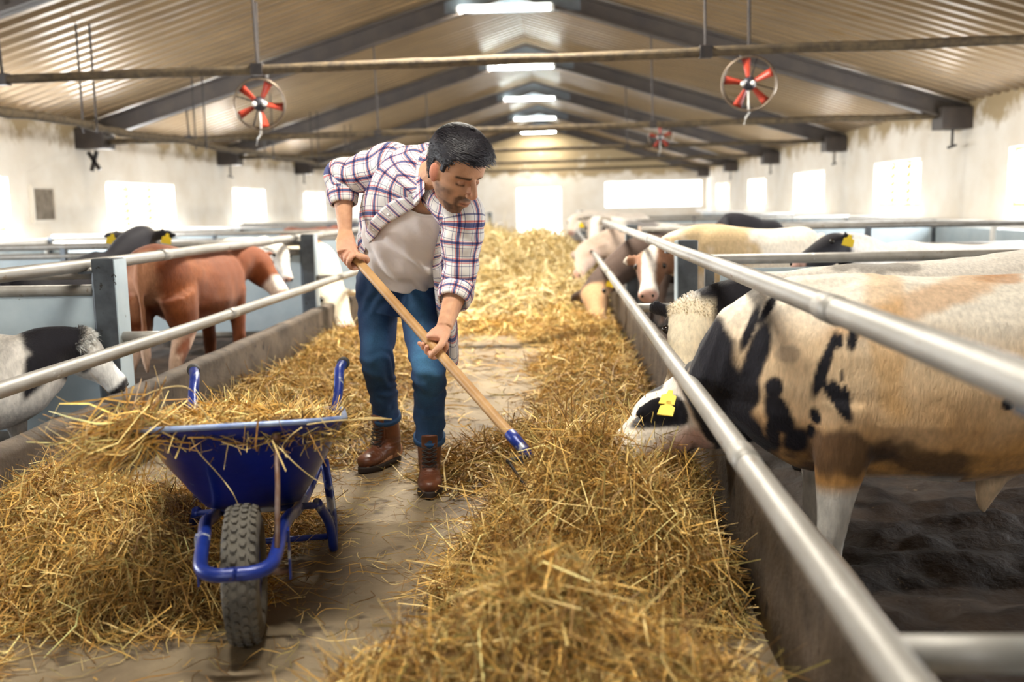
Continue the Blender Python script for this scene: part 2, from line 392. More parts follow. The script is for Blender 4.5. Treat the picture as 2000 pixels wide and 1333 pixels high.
# fans ---------------------------------------------------------------
M_BLADE = mat('red blade', (.42, .045, .02), (.3, .03, .015), 10, .4)
M_MOTOR = mat('motor', (.025, .025, .035), (.05, .05, .06), 9, .4, .3)
def fan(c, r, yaw, lab, mount):
    c = np.array(c, float); e = empty('barn_fan', c, lab, 'fan', 'red bladed fans under the roof')
    ax = nrm((math.sin(yaw), -math.cos(yaw), -.18)); a = nrm(np.cross(ax, (0, 0, 1))); u = np.cross(a, ax)
    b = MB()
    for off in (-.05, .05):
        pts = [c + off * ax + r * (math.cos(q) * a + math.sin(q) * u) for q in np.linspace(0, 2 * PI, 49)]
        b.tube(pts, .0085, 6, up=ax, cap=False)
    b.disc_ring(c, ax, r * .985, r * 1.015, .05); b.build('ring', mat('fan ring', (.12, .085, .06), (.2, .16, .12), 12, .35, .7) if 'fan ring' not in bpy.data.materials else bpy.data.materials['fan ring'], e, True)
    for k in range(5):
        q = k * 2 * PI / 5 + .45 + yaw; R = []
        for t in np.linspace(.2, .93, 7):
            d = math.cos(q) * a + math.sin(q) * u; tn = -math.sin(q) * a + math.cos(q) * u
            w = r * (.10 + .26 * t); tw = .75 - .45 * t; cc = c + r * t * d + .03 * ax
            cd = nrm(math.cos(tw) * tn + math.sin(tw) * ax); th = np.cross(cd, d) * .004
            R.append([cc - w * cd * .5 + th, cc + w * cd * .5 + th, cc + w * cd * .5 - th, cc - w * cd * .5 - th])
        MB().rings(R).build('blade', M_BLADE, e, True)
    b = MB(); b.tube([c - .12 * ax, c - .11 * ax, c + .06 * ax, c + .085 * ax, c + .095 * ax], [.045, .06, .06, .045, .01], 16); m = b.build('motor', M_MOTOR, e, True)
    for q in (.4, 2.5):
        p = c + .08 * ax + .05 * (math.cos(q) * a + math.sin(q) * u * .3); MB().tube([p, p + .035 * ax], [.022, .02], 10).build('capacitor', M_WHITE, m, True)
    for q in range(4):
        d = math.cos(q * PI / 2 + .3) * a + math.sin(q * PI / 2 + .3) * u; MB().tube([c - .1 * ax, c - .05 * ax + r * d], .006, 6).build('spoke', M_MOTOR, e)
    b = MB(); top = c + r * u; b.tube([top, (top[0], c[1], mount)], .016, 8); b.box((top[0] - .07, c[1] - .05, top[2] + .0), (top[0] + .07, c[1] + .05, top[2] + .07), .01); b.build('bracket', M_DARK, e)
    b = MB(); b.tube([c - u * .06 + .06 * ax, c - u * .18 + .07 * ax, c - u * .26, c - u * .3 + a * .03, c - u * .36 + a * .045], .009, 6); b.build('cable', M_WHITE, e, True)
fan(at(507, 203, 8.75), .213, .3, 'red bladed barn fan on the left, below the tie pipe', 2.95)
fan(at(1463, 163, 9.2), .235, -.25, 'red bladed barn fan on the right, below the tie pipe', 3.2)
fan(at(1290, 268, 20.3), .235, -.2, 'small distant red bladed fan near the ridge lamps', 2.8)

# low walls along the sides of the pens ------------------------------
for sd, x0, x1 in (('left', XL, XL + .22), ('right', XR - .22, XR)):
    b = MB(); b.box((x0, YN + .1, -.1), (x1, YF, .80), .01); b.build('baseboard_' + sd, M_WHITE)['kind'] = 'structure'
for sd, x, lab in (('l', XL + .5, 'pale pen rail fence along the left wall'), ('r', XR - .5, 'pale pen rail fence along the right wall')):
    e = empty('wall_fence', (x, 3, 0), lab, 'fence')
    MB().box((x - .03, 1.5, .80), (x + .03, YF - 1, .88), .008).build('rail', M_WHITE, e)
    MB().box((x - .03, 1.5, .34), (x + .03, YF - 1, .40), .008).build('rail', M_WHITE, e)
    for y in np.arange(2.6, YF - 1, 2.4):
        MB().box((x - .04, y - .05, -.02), (x + .04, y + .05, .86), .008).build('post', M_WHITE, e)
    for y in np.arange(2.6, YF - 3, 2.4):
        MB().box((x - .012, y + .06, .41), (x + .012, y + 2.34, .78)).build('panel', M_PANEL, e)

# feed curbs ----------------------------------------------------------
def curb(x0, x1, lab):
    b = MB(); n = 150; ys = np.concatenate([np.linspace(YN + .5, 1, 10)[:-1], np.linspace(1, 12, n)[:-1], np.linspace(12, YF - 1.2, 40)]); R = []
    prof = [(x0, -.05), (x0, .15), (x0 + .005, .3), (x0 + .018, .345), ((x0 + x1) / 2, .352), (x1 - .015, .345), (x1, .32), (x1, .15), (x1, -.05)]
    for y in ys:
        R.append([(px + .012 * noise.noise(Vector((y * 2.3, px * 5, pz * 6))), y, pz + (.008 * noise.noise(Vector((y * 3, px * 9, 7))) if pz > 0 else 0)) for px, pz in prof])
    b.rings(R)
    tag(b.build('feed_curb', M_CURB, smooth=True), lab, 'curb')
curb(.555, .665, 'worn concrete feed curb in front of the right pens')
curb(-2.1, -1.985, 'worn concrete feed curb in front of the left pens')

# feed fences: rails, posts, arms -------------------------------------
def feed_fence(xt, xl, xp, posts, y1, lab):
    e = empty('feed_fence', (xp, posts[0], .0), lab, 'fence')
    for nm, x, z, r in (('upper_rail', xt, .94, .03), ('lower_rail', xl, .6, .029)):
        ys = np.arange(-3, y1, .25); b = MB()
        b.tube([(x + .004 * noise.noise(Vector((y * .7, z, 1))), y, z + .006 * noise.noise(Vector((y * .7, z, 3)))) for y in ys], r, 16); rl = b.build(nm, M_GALV, e, True)
        for y in posts[:3]:
            MB().tube([(x, y + .9, z), (x, y + 1.02, z)], r * 1.1, 16).build('sleeve', M_GALV, rl, True)
    sg = 1 if xp > xl else -1
    for y in posts:
        b = MB(); w = .06
        b.box((xp - .055, y - w, .0), (xp + .055, y + w, .97), .006)
        p = b.build('post', M_POST, e)
        MB().box((xp - sg * .057 - .003, y - w - .004, .3), (xp - sg * .057 + .003, y + w + .004, .965)).build('lit_edge_strip', M_PANEL, p)  # paler colour on the aisle side gives the post a painted lit edge
        MB().tube([(xl, y - .02, .6), (xp, y - .02, .6)], .024, 12).build('arm', M_GALV, e, True)
        MB().box((min(xt, xp) - .01, y - .05, .9), (max(xt, xp) + .01, y + .05, .912)).build('saddle', M_POST, p)
LP = [.8, 4.6, 8.4, 12.2, 16, 19.8, 23.6, 27.4, 31.2]
RP = [1.25, 5.55, 9.7, 13.8, 17.9, 22, 26.1, 30.2]
feed_fence(.597, .413, .705, RP, 33, 'galvanised two-rail feed fence along the right pens')
feed_fence(-2.235, -1.865, -2.12, LP, 33, 'galvanised two-rail feed fence along the left pens')

# pen dividers ---------------------------------------------------------
def divider(x0, x1, y, z0, z1, rails, lab, panel=True):
    e = empty('pen_divider', (x0, y, 0), lab, 'gate', 'gates between the pens')
    for z in rails: MB().tube([(x0, y, z), (x1, y, z)], .028, 12).build('rail', M_GALV, e, True)
    for x in (x0 + .03, x1 - .03, (x0 + x1) / 2): MB().box((x - .025, y - .025, .0), (x + .025, y + .025, max(rails)), .004).build('upright', M_POST, e)
    if panel:
        k = 2; xs = np.linspace(x0 + .06, x1 - .06, k + 1)
        for i in range(k): MB().box((xs[i] + .03, y - .008, z0), (xs[i + 1] - .03, y + .008, z1), .003).build('panel', M_PANEL, e)
ORDN = ['nearest the camera', 'second from the camera', 'third from the camera', 'fourth from the camera', 'fifth from the camera', 'sixth from the camera']
for k, y in enumerate(RP[1:6]):
    divider(.80, XR - .6, y, .2, .81 if k != 1 else .5, (.86, .16) if k != 1 else (.92, .72, .5), 'grey panelled gate between the right pens, ' + ORDN[k], k != 1)
for k, y in enumerate(LP[1:6]):
    divider(-2.2, XL + .6, y, .14, .80, (.90, .82, .12), 'pale panelled gate between the left pens, ' + ORDN[k])

# scribbled paint mark on the left post that faces the aisle
_pp = [o for o in bpy.data.objects if o.name.startswith('post') and o.parent and o.parent.get('label', '').startswith('galvanised two-rail feed fence along the left')][1]
for _pts in ([(217, 541), (219, 537), (224, 537), (226, 541), (223, 546), (221, 548)], [(223, 551), (226, 553), (226, 557)]):
    MB().tube([at(x, y, 4.537) for x, y in _pts], .0028, 6).build('paint_mark', M_DARK, _pp)

# ================================================================== soft bodies
def catmull(P, n):
    P = np.array(P, float); out = []
    Q = np.vstack([2 * P[0] - P[1], P, 2 * P[-1] - P[-2]])
    for i in range(1, len(Q) - 2):
        for t in np.linspace(0, 1, n, endpoint=False):
            a, b, c, d = Q[i - 1], Q[i], Q[i + 1], Q[i + 2]
            out.append(.5 * ((2 * b) + (-a + c) * t + (2 * a - 5 * b + 4 * c - d) * t * t + (-a + 3 * b - 3 * c + d) * t ** 3))
    out.append(Q[-2]); return np.array(out)
def limb(b, pts, side, sub=4, n=14, p=1.0):
    """closed tube; pts rows (x,y,z,half width along side,half height across)"""
    C = catmull(pts, sub); C[:, 3:] = np.maximum(C[:, 3:], .002)
    R = []; side = np.array(side, float)
    for i in range(len(C)):
        t = nrm(C[min(i + 1, len(C) - 1), :3] - C[max(i - 1, 0), :3])
        s = nrm(side - (side @ t) * t); u = np.cross(s, t)
        rg = []
        for q in np.linspace(0, 2 * PI, n, endpoint=False):
            c, k = math.cos(q), math.sin(q)
            c = math.copysign(abs(c) ** p, c); k = math.copysign(abs(k) ** p, k)
            rg.append(C[i, :3] + C[i, 3] * c * s + C[i, 4] * k * u)
        R.append(rg)
    b.rings(R)
def ball(b, c, r, ax=None, n=14):
    ax = np.eye(3) if ax is None else np.array(ax); R = []
    r = (r, r, r) if np.isscalar(r) else r
    for th in np.linspace(.08, PI - .08, n // 2 + 2):
        R.append([np.array(c) + r[0] * math.sin(th) * math.cos(q) * ax[0] + r[1] * math.sin(th) * math.sin(q) * ax[1] - r[2] * math.cos(th) * ax[2] for q in np.linspace(0, 2 * PI, n, endpoint=False)])
    b.rings(R)
def remesh(b, voxel, smooth=5, fac=.5):
    """fuse overlapping closed shapes into one continuous skin, returns a mesh in world coordinates"""
    me = bpy.data.meshes.new('tmp'); me.from_pydata(b.v, [], b.f); me.update()
    bm = bmesh.new(); bm.from_mesh(me); bmesh.ops.recalc_face_normals(bm, faces=bm.faces[:]); bm.to_mesh(me); bm.free()
    o = bpy.data.objects.new('tmp', me); COL.objects.link(o)
    m = o.modifiers.new('r', 'REMESH'); m.mode = 'VOXEL'; m.voxel_size = voxel
    s = o.modifiers.new('s', 'SMOOTH'); s.iterations = smooth; s.factor = fac
    bpy.context.view_layer.update()
    dg = bpy.context.evaluated_depsgraph_get()
    out = bpy.data.meshes.new_from_object(o.evaluated_get(dg))
    bpy.data.objects.remove(o); bpy.data.meshes.remove(me)
    return out
def coords(me):
    c = np.zeros(len(me.vertices) * 3, np.float32); me.vertices.foreach_get('co', c); return c.reshape(-1, 3).astype(float)
def fbm(P, s, seed=0, oct=3):
    r = np.zeros(len(P)); a = 1.0; tot = 0
    for o in range(oct):
        k = s * 2 ** o; off = Vector((seed * 7.1 + o * 3.3, seed * 3.7, o * 5.1))
        r += a * np.array([noise.noise(Vector((p[0] * k, p[1] * k, p[2] * k)) + off) for p in P]); tot += a; a *= .5
    return r / tot
def smoothstep(a, b, x):
    t = np.clip((x - a) / (b - a), 0, 1); return t * t * (3 - 2 * t)
def pixels(P):
    c = (P - EYE) @ CM; return 1000 + c[:, 0] / -c[:, 2] * F, 666.5 - c[:, 1] / -c[:, 2] * F

M_FUR = mat_attr('cattle coat', .72, nscale=70, namp=.16, bump=.35, bscale=160, spec=.25, stretch=(1, 1, .35), sheen=.08)
M_TAG = mat('yellow ear tag', (.85, .60, .01), (.8, .55, .01), 5, .45)
M_EYE = mat('dark wet eye', (.012, .008, .006), None, 5, .12)
WHT, CRM, BLK, BRN, PNK = V3(.80, .76, .70), V3(.74, .56, .36), V3(.010, .009, .014), V3(.165, .040, .008), V3(.50, .30, .24)

def cow(label, W, T, P, Mz, hup, col, voxel=.02, depf=.56, wf=.2, tags=(), tagface=None, group=None, tuft=None, cat='cow', earlen=1, legs=True, hl=None, sheath=None, name='cow', neckmid=None, eardrop=.35, near_ear=None):
    W, T, P, Mz = [np.array(q, float) for q in (W, T, P, Mz)]
    g = -.03; h = (W[2] + T[2]) / 2 - g; fw = W - T; fw[2] = 0; L = np.linalg.norm(fw); f = fw / L; lat = np.cross((0, 0, 1), f)
    dep = depf * h; wm = wf * L
    b = MB()
    def tr(u, z): return np.array([T[0] + fw[0] * u, T[1] + fw[1] * u, z])
    top = lambda u: T[2] + (W[2] - T[2]) * u - .015 * h * math.sin(PI * min(max(u, 0), 1))
    rows = []
    for u, a, c, w in [(-.08, -.20, -.42, .3), (-.04, -.07, -.60, .62), (.06, 0, -.74, .9), (.2, .0, -.86, .98), (.38, -.02, -.97, 1.02), (.56, -.02, -1.02, 1.06), (.74, -.01, -1.03, .98), (.9, .0, -1.0, .84), (1.03, -.06, -.93, .68), (1.13, -.2, -.80, .45), (1.18, -.36, -.66, .2)]:
        t = top(u); z0, z1 = t + a * dep, t + c * dep; rows.append([*tr(u, (z0 + z1) / 2), w * wm, (z0 - z1) / 2])
    limb(b, rows, lat, 4, 20, .92)
    # neck and head
    hs = np.linalg.norm(Mz - P); k = (hl or hs) / .42; ax = (Mz - P) / hs; hu = np.array(hup, float); hu = nrm(hu - (hu @ ax) * ax); hw = np.cross(ax, hu)
    N0 = tr(.86, top(.9) - .42 * dep); N1 = tr(1.06, top(1) - .40 * dep)
    Pn = P + ax * .03 * k - hu * .065 * k
    mid = (N1 + Pn) / 2 + (V3(0, 0, .03 * h) if neckmid is None else np.array(neckmid, float))
    limb(b, [[*N0, .6 * wm, .44 * dep], [*N1, .55 * wm, .40 * dep], [*mid, .5 * (.55 * wm + .09 * k), .5 * (.40 * dep + .12 * k) * .95], [*Pn, .085 * k, .095 * k], [*(Pn + ax * .06 * k), .06 * k, .06 * k]], lat * .5 + hw * .5 if (lat @ hw) >= 0 else lat * .5 - hw * .5, 5, 16)
    rows = []
    for t, w, up_, dn in [(-.1, .045, -.02, .07), (-.03, .082, .022, .12), (.08, .098, .035, .155), (.25, .104, .035, .185), (.4, .088, .028, .175), (.58, .070, .016, .14), (.76, .062, .006, .115), (.9, .070, .0, .11), (.985, .062, -.018, .095), (1.03, .035, -.035, .075)]:
        c = P + ax * t * hs + hu * (up_ - dn) / 2 * k; rows.append([*c, w * k, (up_ + dn) / 2 * k])
    limb(b, rows, hw, 4, 18, .9)
    ears = []
    for s in (-1, 1):
        e0 = P + ax * .06 * hs + hw * s * .07 * k - hu * .035 * k
        d = nrm(s * hw - ax * .18 - hu * eardrop); n_ = nrm(np.cross(d, ax)); EL = .15 * k * earlen
        sd = nrm(np.cross(d, hu) * .45 + hu * .9 - d * (hu @ d) * .9)
        if near_ear is not None and (s * hw)[1] < 0: e0, d, sd = near_ear; EL = .17 * k
        limb(b, [[*e0, .02 * k, .018 * k], [*(e0 + d * EL * .3), .042 * k, .016 * k], [*(e0 + d * EL * .65), .048 * k, .013 * k], [*(e0 + d * EL), .012 * k, .008 * k]], sd, 4, 12)
        ears.append((e0 + d * EL * .6, d, sd, np.cross(d, sd)))
    zb = top(.8) - 1.0 * dep
    if legs:
        for s in (-1, 1):
            o = lat * s * .58 * wm; st = .05 * s
            pt = lambda u, z, w, hh: [*(tr(u + st * .5, z) + o), w * h, hh * h]
            limb(b, [pt(.93, zb + .42 * dep, .07, .12), pt(.95, zb + .1 * dep, .06, .085), pt(.96, zb - .06 * h, .05, .058), pt(.965, g + (zb - g) * .55, .044, .046), pt(.962, g + (zb - g) * .3, .031, .033), pt(.958, g + .07 * h, .039, .04), pt(.975, g + .035 * h, .046, .05), pt(.98, g, .05, .056)], lat, 4, 12)
            o = lat * s * .62 * wm; st = -.06 * s
            limb(b, [pt(.06, zb + .55 * dep, .10, .19), pt(.10, zb + .2 * dep, .085, .15), pt(.08, zb - .02 * h, .06, .095), pt(-.02, g + .31 * h, .042, .055), pt(-.035, g + .25 * h, .038, .045), pt(.0, g + .14 * h, .032, .034), pt(.02, g + .06 * h, .04, .041), pt(.045, g, .05, .056)], lat, 4, 12)
        tb = tr(-.06, top(0) - .1 * dep)
        limb(b, [[*tb, .03, .03], [*(tb - f * .05 - V3(0, 0, .15 * h)), .024, .024], [*(tb - f * .03 - V3(0, 0, .42 * h)), .018, .018], [*(tb - f * .03 - V3(0, 0, .6 * h)), .034, .03], [*(tb - f * .03 - V3(0, 0, .72 * h)), .01, .01]], lat, 3, 8)
    if sheath is not None:
        q = tr(sheath, top(sheath) - .98 * dep)
        limb(b, [[*(q - f * .14 + V3(0, 0, .04)), .06, .05], [*q, .055, .06], [*(q + f * .035 - V3(0, 0, .07)), .038, .042], [*(q + f * .05 - V3(0, 0, .13)), .022, .026], [*(q + f * .05 - V3(0, 0, .17)), .006, .006]], lat, 4, 12)
    me = remesh(b, voxel, 6, .5)
    C = coords(me)
    info = dict(tr=tr, top=top, dep=dep, h=h, P=P, Mz=Mz, ax=ax, hu=hu, hw=hw, hs=hs, k=k, f=f, lat=lat, T=T, W=W, L=L, g=g, ears=ears)
    # soft muscle relief
    nn = np.zeros(len(C) * 3, np.float32); me.vertices.foreach_get('normal', nn); nn = nn.reshape(-1, 3)
    C2 = C + nn * (fbm(C, 4.0, 3, 2) * .014 * h)[:, None]
    org = V3(W[0], W[1], 0)
    me.vertices.foreach_set('co', (C2 - org).astype(np.float32).ravel()); me.update()
    # head-local coordinate helper
    dH = C - P; info['ht'] = (dH @ ax) / hs; info['hh'] = dH @ hu; info['hl'] = np.linalg.norm(dH - np.outer(dH @ hw, hw), axis=1)
    info['headmask'] = smoothstep(-.30, -.12, info['ht']) * (np.linalg.norm(dH, axis=1) < hs * 1.35) * (np.linalg.norm(dH - np.outer(dH @ ax, ax) + hu * .07 * k, axis=1) < .17 * k)
    set_col(me, np.clip(col(C, info), 0, 1))
    ob = link(me, name, M_FUR, None, True, org); tag(ob, label, cat, group)
    for s in (-1, 1):
        c = P + ax * .27 * hs + hw * s * .093 * k - hu * .035 * k; e = MB(); ball(e, c, .02 * k); e.build('eye', M_EYE, ob, True)
        c = P + ax * .99 * hs + hw * s * .034 * k - hu * .035 * k; e = MB(); ball(e, c, (.011 * k, .010 * k, .014 * k), (hw, ax, hu)); e.build('nostril', M_EYE, ob, True)
    for i in tags:
        c, d, sd, n_ = ears[i % 2]
        n_ = np.array(tagface, float) if tagface is not None else n_
        if n_ @ (EYE - c) < 0: n_ = -n_
        n_ = nrm(n_); c2 = c + n_ * .02 * k
        x_ = nrm(V3(n_[1], -n_[0], 0)); y_ = nrm(np.cross(n_, x_))
        if y_[2] > 0: y_ = -y_
        e = MB()
        pr = [(-.010, -.026), (.010, -.026), (.014, -.006), (.034, .004), (.036, .05), (-.036, .05), (-.034, .004), (-.014, -.006)]
        e.rings([[c2 + k * .8 * (px * x_ + py * y_) + z * n_ for px, py in pr] for z in (-.002, .002)])
        e.build('ear_tag', M_TAG, ob)
    if tuft:
        n, ln = tuft
        strands_on(ob, me, C2, org, P, ax, hu, hw, k, n, ln)
    return ob, info
def strands_on(ob, me, C, org, P, ax, hu, hw, k, n, ln):
    """a shaggy crown of hair between the ears"""
    rng = np.random.default_rng(5); b = MB(); cols = []
    idx = np.where((np.linalg.norm(C - (P + ax * .02), axis=1) < 0.115 * k) & (((C - P) @ hu) > -.05 * k) & (((C - P) @ ax) < .06 * k))[0]
    nn = np.zeros(len(C) * 3, np.float32); me.vertices.foreach_get('normal', nn); nn = nn.reshape(-1, 3)
    cc = np.zeros(len(C) * 4, np.float32); me.color_attributes['col'].data.foreach_get('color', cc); cc = cc.reshape(-1, 4)
    idx = idx[cc[idx, 0] > .5 * np.median(cc[idx, 0])]
    for i in rng.choice(idx, n):
        p = C[i]; d = nrm(nn[i] * .7 - ax * .25 + rng.normal(0, .45, 3)); l = ln * rng.uniform(.5, 1.2); w = nrm(np.cross(d, rng.normal(0, 1, 3))) * .0022
        q = p + d * l * .6; r = p + d * l + ax * l * .25 + V3(0, 0, -.2 * l)
        b.add([p - w, p + w, q + w * .8, q - w * .8, r], [(0, 1, 2, 3), (3, 2, 4)]); cols += [cc[i, :3]] * 5
    o = b.build('poll_hair', M_FUR, ob); set_col(o.data, np.array(cols))

def blot(C, c, r, amp=.35, s=9, seed=1, soft=.25):
    """ragged patch mask around a point"""
    d = (C - np.array(c)); r = np.array([r] * 3 if np.isscalar(r) else r); q = np.linalg.norm(d / r, axis=1)
    near = q < 2; m = np.zeros(len(C))
    if near.any(): m[near] = 1 - smoothstep(1 - soft, 1 + soft, q[near] + amp * fbm(C[near], s, seed, 3) * 2)
    return m
def mix(a, b, t): return a * (1 - t[:, None]) + np.asarray(b) * t[:, None]
def base(C, c, dirt=.5, I=None):
    A = np.tile(c, (len(C), 1)); n = fbm(C, 5, 2, 2); A = A * (1 + .12 * n)[:, None]
    if I:
        lo = smoothstep(.55, .25, (C[:, 2] - I['g']) / I['h']); A = mix(A, V3(.10, .055, .03), dirt * lo * smoothstep(-.25, .35, fbm(C, 7, 4, 3)))
        A = mix(A, V3(.03, .025, .022), smoothstep(.075, .045, (C[:, 2] - I['g']) / I['h']))
    return A
def nose(A, I, c, t0=.88): return mix(A, c, smoothstep(t0, t0 + .06, I['ht']) * I['headmask'])

# --- near bull on the right ------------------------------------------
def patch_px(C, px, py, rx, ry, Ymid, seed, ang=0, amp=.3, soft=.3):
    """coat blotch whose centre lies where that spot shows on the flank; the size is in metres on the hide"""
    X, Y = pixels(C); a, b_ = X - px, py - Y
    ca, sa = math.cos(ang), math.sin(ang); q = np.hypot((a * ca + b_ * sa) / rx, (-a * sa + b_ * ca) / ry)
    m = np.zeros(len(C)); nr = (q < 2) & (C[:, 1] < 3.28 + .12 * (C[:, 0] < .7)); m[nr] = 1 - smoothstep(1 - soft, 1 + soft, q[nr] + amp * 2 * fbm(C[nr], 10, seed, 3)); return m
def col_bull(C, I):
    A = base(C, V3(.72, .52, .32), .25, I)
    hz = (C[:, 2] - I['g']) / I['h']
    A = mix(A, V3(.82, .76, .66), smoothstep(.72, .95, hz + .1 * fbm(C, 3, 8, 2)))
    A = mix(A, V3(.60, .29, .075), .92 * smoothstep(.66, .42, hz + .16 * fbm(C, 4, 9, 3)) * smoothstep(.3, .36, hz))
    A = mix(A, V3(.60, .32, .12), .6 * patch_px(C, 1800, 590, 190, 30, 3.1, 11, .35))
    A = mix(A, V3(.45, .20, .06), .7 * patch_px(C, 1960, 540, 45, 14, 3.1, 12, .1))
    A = mix(A, V3(.62, .34, .11), .5 * patch_px(C, 1730, 640, 40, 160, 3.05, 13, .1))
    A = mix(A, V3(.07, .04, .025), .85 * patch_px(C, 1640, 880, 95, 45, 3.1, 14, 0, .5))
    A = mix(A, V3(.05, .03, .02), .8 * patch_px(C, 1800, 905, 130, 28, 3.15, 15, -.15, .5))
    A = mix(A, V3(.12, .09, .08), .5 * patch_px(C, 1538, 690, 22, 18, 3.0, 16, 0, .5))
    for i, (x, y, rx, ry, an) in enumerate([(1478, 690, 22, 75, -.35), (1465, 640, 12, 50, -.35), (1500, 600, 10, 42, -.5), (1455, 770, 26, 60, -.1), (1512, 760, 18, 22, 0), (1525, 815, 24, 48, .5), (1555, 860, 30, 30, .3), (1510, 850, 14, 40, .2), (1592, 813, 10, 18, .4), (1583, 843, 9, 14, 0), (1605, 730, 13, 55, -.35), (1620, 690, 9, 40, -.3), (1640, 780, 14, 50, .45), (1618, 765, 8, 40, .5), (1640, 668, 7, 14, -.1), (1664, 665, 10, 24, -.1), (1645, 735, 5, 12, 0), (1655, 770, 6, 20, .4), (1968, 790, 12, 12, 0)]):
        A = mix(A, BLK, patch_px(C, x, y, rx, ry, 3.05, 20 + i, an, .22, .22))
    # dark neck, pale face, dark cheek
    tn = ((C - I['P']) @ nrm(I['W'] - I['P'] - V3(0, 0, .25))) 
    hd = I['ht']
    px, py = pixels(C)
    lim = np.interp(py, [600, 650, 690, 735, 786, 837, 890, 940], [1405, 1420, 1436, 1450, 1458, 1487, 1515, 1545])
    hb = np.interp(py, [690, 740, 800, 850, 900], [1345, 1322, 1345, 1375, 1405])
    isneck = smoothstep(-8, 8, px - hb + 18 * fbm(C, 12, 32, 2))
    neck = isneck * smoothstep(12, -12, px - lim + 30 * fbm(C, 9, 31, 3)) * (C[:, 2] > .22)
    A = mix(A, BLK, neck)
    fc = (1 - isneck)
    A = mix(A, V3(.78, .70, .60), fc)
    A = mix(A, V3(.66, .42, .33), fc * smoothstep(-.06, -.14, I['hh'] + .04 * fbm(C, 14, 34, 2)))
    A = mix(A, BLK, blot(C, I['P'] + I['ax'] * .14 * I['hs'] + I['hw'] * .0 + I['hu'] * .02, .035, .5, 20, 35))
    for e in I['ears']:
        t_ = np.clip((C - e[0]) @ e[1], -.09, .08); A = mix(A, BLK, smoothstep(.062, .046, np.linalg.norm(C - e[0] - t_[:, None] * e[1], axis=1)))
    A = mix(A, V3(.016, .012, .012), blot(C, I['P'] + I['ax'] * .27 * I['hs'] - I['hu'] * .16, (.08, .08, .05), .4, 15, 36) * .9)
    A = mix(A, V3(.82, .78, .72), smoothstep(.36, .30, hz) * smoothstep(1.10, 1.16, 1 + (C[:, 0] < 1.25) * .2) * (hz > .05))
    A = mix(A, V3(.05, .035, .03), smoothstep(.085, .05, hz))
    return nose(A, I, PNK, .93)
# black ear flaps sit on the camera side
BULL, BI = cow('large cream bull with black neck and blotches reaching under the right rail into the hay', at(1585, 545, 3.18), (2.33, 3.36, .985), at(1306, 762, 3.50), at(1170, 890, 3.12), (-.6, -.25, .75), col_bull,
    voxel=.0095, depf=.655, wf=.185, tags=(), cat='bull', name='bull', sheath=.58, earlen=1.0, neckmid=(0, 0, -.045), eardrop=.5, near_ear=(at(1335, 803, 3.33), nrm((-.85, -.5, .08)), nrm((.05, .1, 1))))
# ear tags of the near bull hang on the ear that faces the camera
def tags_at(ob, c, n_, k, shifts, tilt=0):
    n_ = nrm(n_); x_ = nrm(V3(-n_[1], n_[0], 0)); y_ = nrm(np.cross(n_, x_))
    if y_[2] > 0: y_ = -y_
    x2 = math.cos(tilt) * x_ + math.sin(tilt) * y_; y2 = -math.sin(tilt) * x_ + math.cos(tilt) * y_
    for dx, dy in shifts:
        e = MB(); pr = [(-.010, -.026), (.010, -.026), (.014, -.006), (.034, .004), (.036, .05), (-.036, .05), (-.034, .004), (-.014, -.006)]
        cc = c + dx * x_ + dy * y_
        e.rings([[cc + k * (px * x2 + py * y2) + z * n_ for px, py in pr] for z in (-.002, .002)]); e.build('ear_tag', M_TAG, ob)

def ear_tags(ob, I, which, k):
    """a tag hanging in the ear: 'near' is the ear closer to the camera"""
    es = sorted(I['ears'], key=lambda e: np.linalg.norm(e[0] - EYE))
    for e in (es[:1] if which == 'near' else es):
        tags_at(ob, e[0] + nrm(EYE - e[0]) * .03 * I['k'], EYE - e[0] + V3(0, 0, -.3), k, [(0, .015)], .25)

# --- second bull behind it --------------------------------------------
def col_b2(C, I):
    A = base(C, V3(.82, .77, .70), .5, I)
    d = (C - I['P']) @ nrm(I['W'] - I['P'])
    A = mix(A, BLK, smoothstep(.02, .05, d + .04 * fbm(C, 9, 41, 3)) * smoothstep(.38, .3, d + .06 * fbm(C, 8, 42, 3)) * (1 - I['headmask'] * smoothstep(.0, .1, I['ht'])))
    A = mix(A, V3(.80, .70, .52), I['headmask'] * smoothstep(-.1, .05, I['ht']))
    for e in I['ears']: A = mix(A, BLK, smoothstep(.11, .09, np.linalg.norm(C - e[0], axis=1)) * smoothstep(0, .02, np.abs((C - I['P']) @ I['hw']) - .09 * I['k']))
    A = mix(A, V3(.05, .04, .03), blot(C, I['W'] + V3(.25, 0, 0), (.2, .2, .03), .5, 12, 43) * .6)
    return nose(A, I, PNK)
cow('white faced bull with black neck standing behind the near bull', at(1585, 522, 4.25), at(2110, 470, 4.55), at(1350, 592, 4.12), at(1318, 775, 3.92), (-.35, -.95, .4), col_b2, voxel=.016, depf=.56, tuft=(350, .018), cat='bull', name='bull')

def plain(c, patches=(), dirt=.4, face=None, nos=PNK, ft=.05, cheeks=None):
    def fn(C, I):
        A = base(C, c, dirt, I)
        for u, zz, ly, r, cc, sd in patches:
            p = I['tr'](u, I['top'](u) - zz * I['dep']) + I['lat'] * ly; A = mix(A, cc, blot(C, p, r, .45, 6, sd))
        if face is not None: A = mix(A, face, I['headmask'] * smoothstep(ft, ft + .1, I['ht']))
        if cheeks is not None: A = mix(A, cheeks, I['headmask'] * smoothstep(.035, .06, np.abs((C - I['P']) @ I['hw']) / I['k'] + .01 * fbm(C, 12, 9, 2)) * smoothstep(.8, .65, I['ht']))
        return nose(A, I, nos)
    return fn
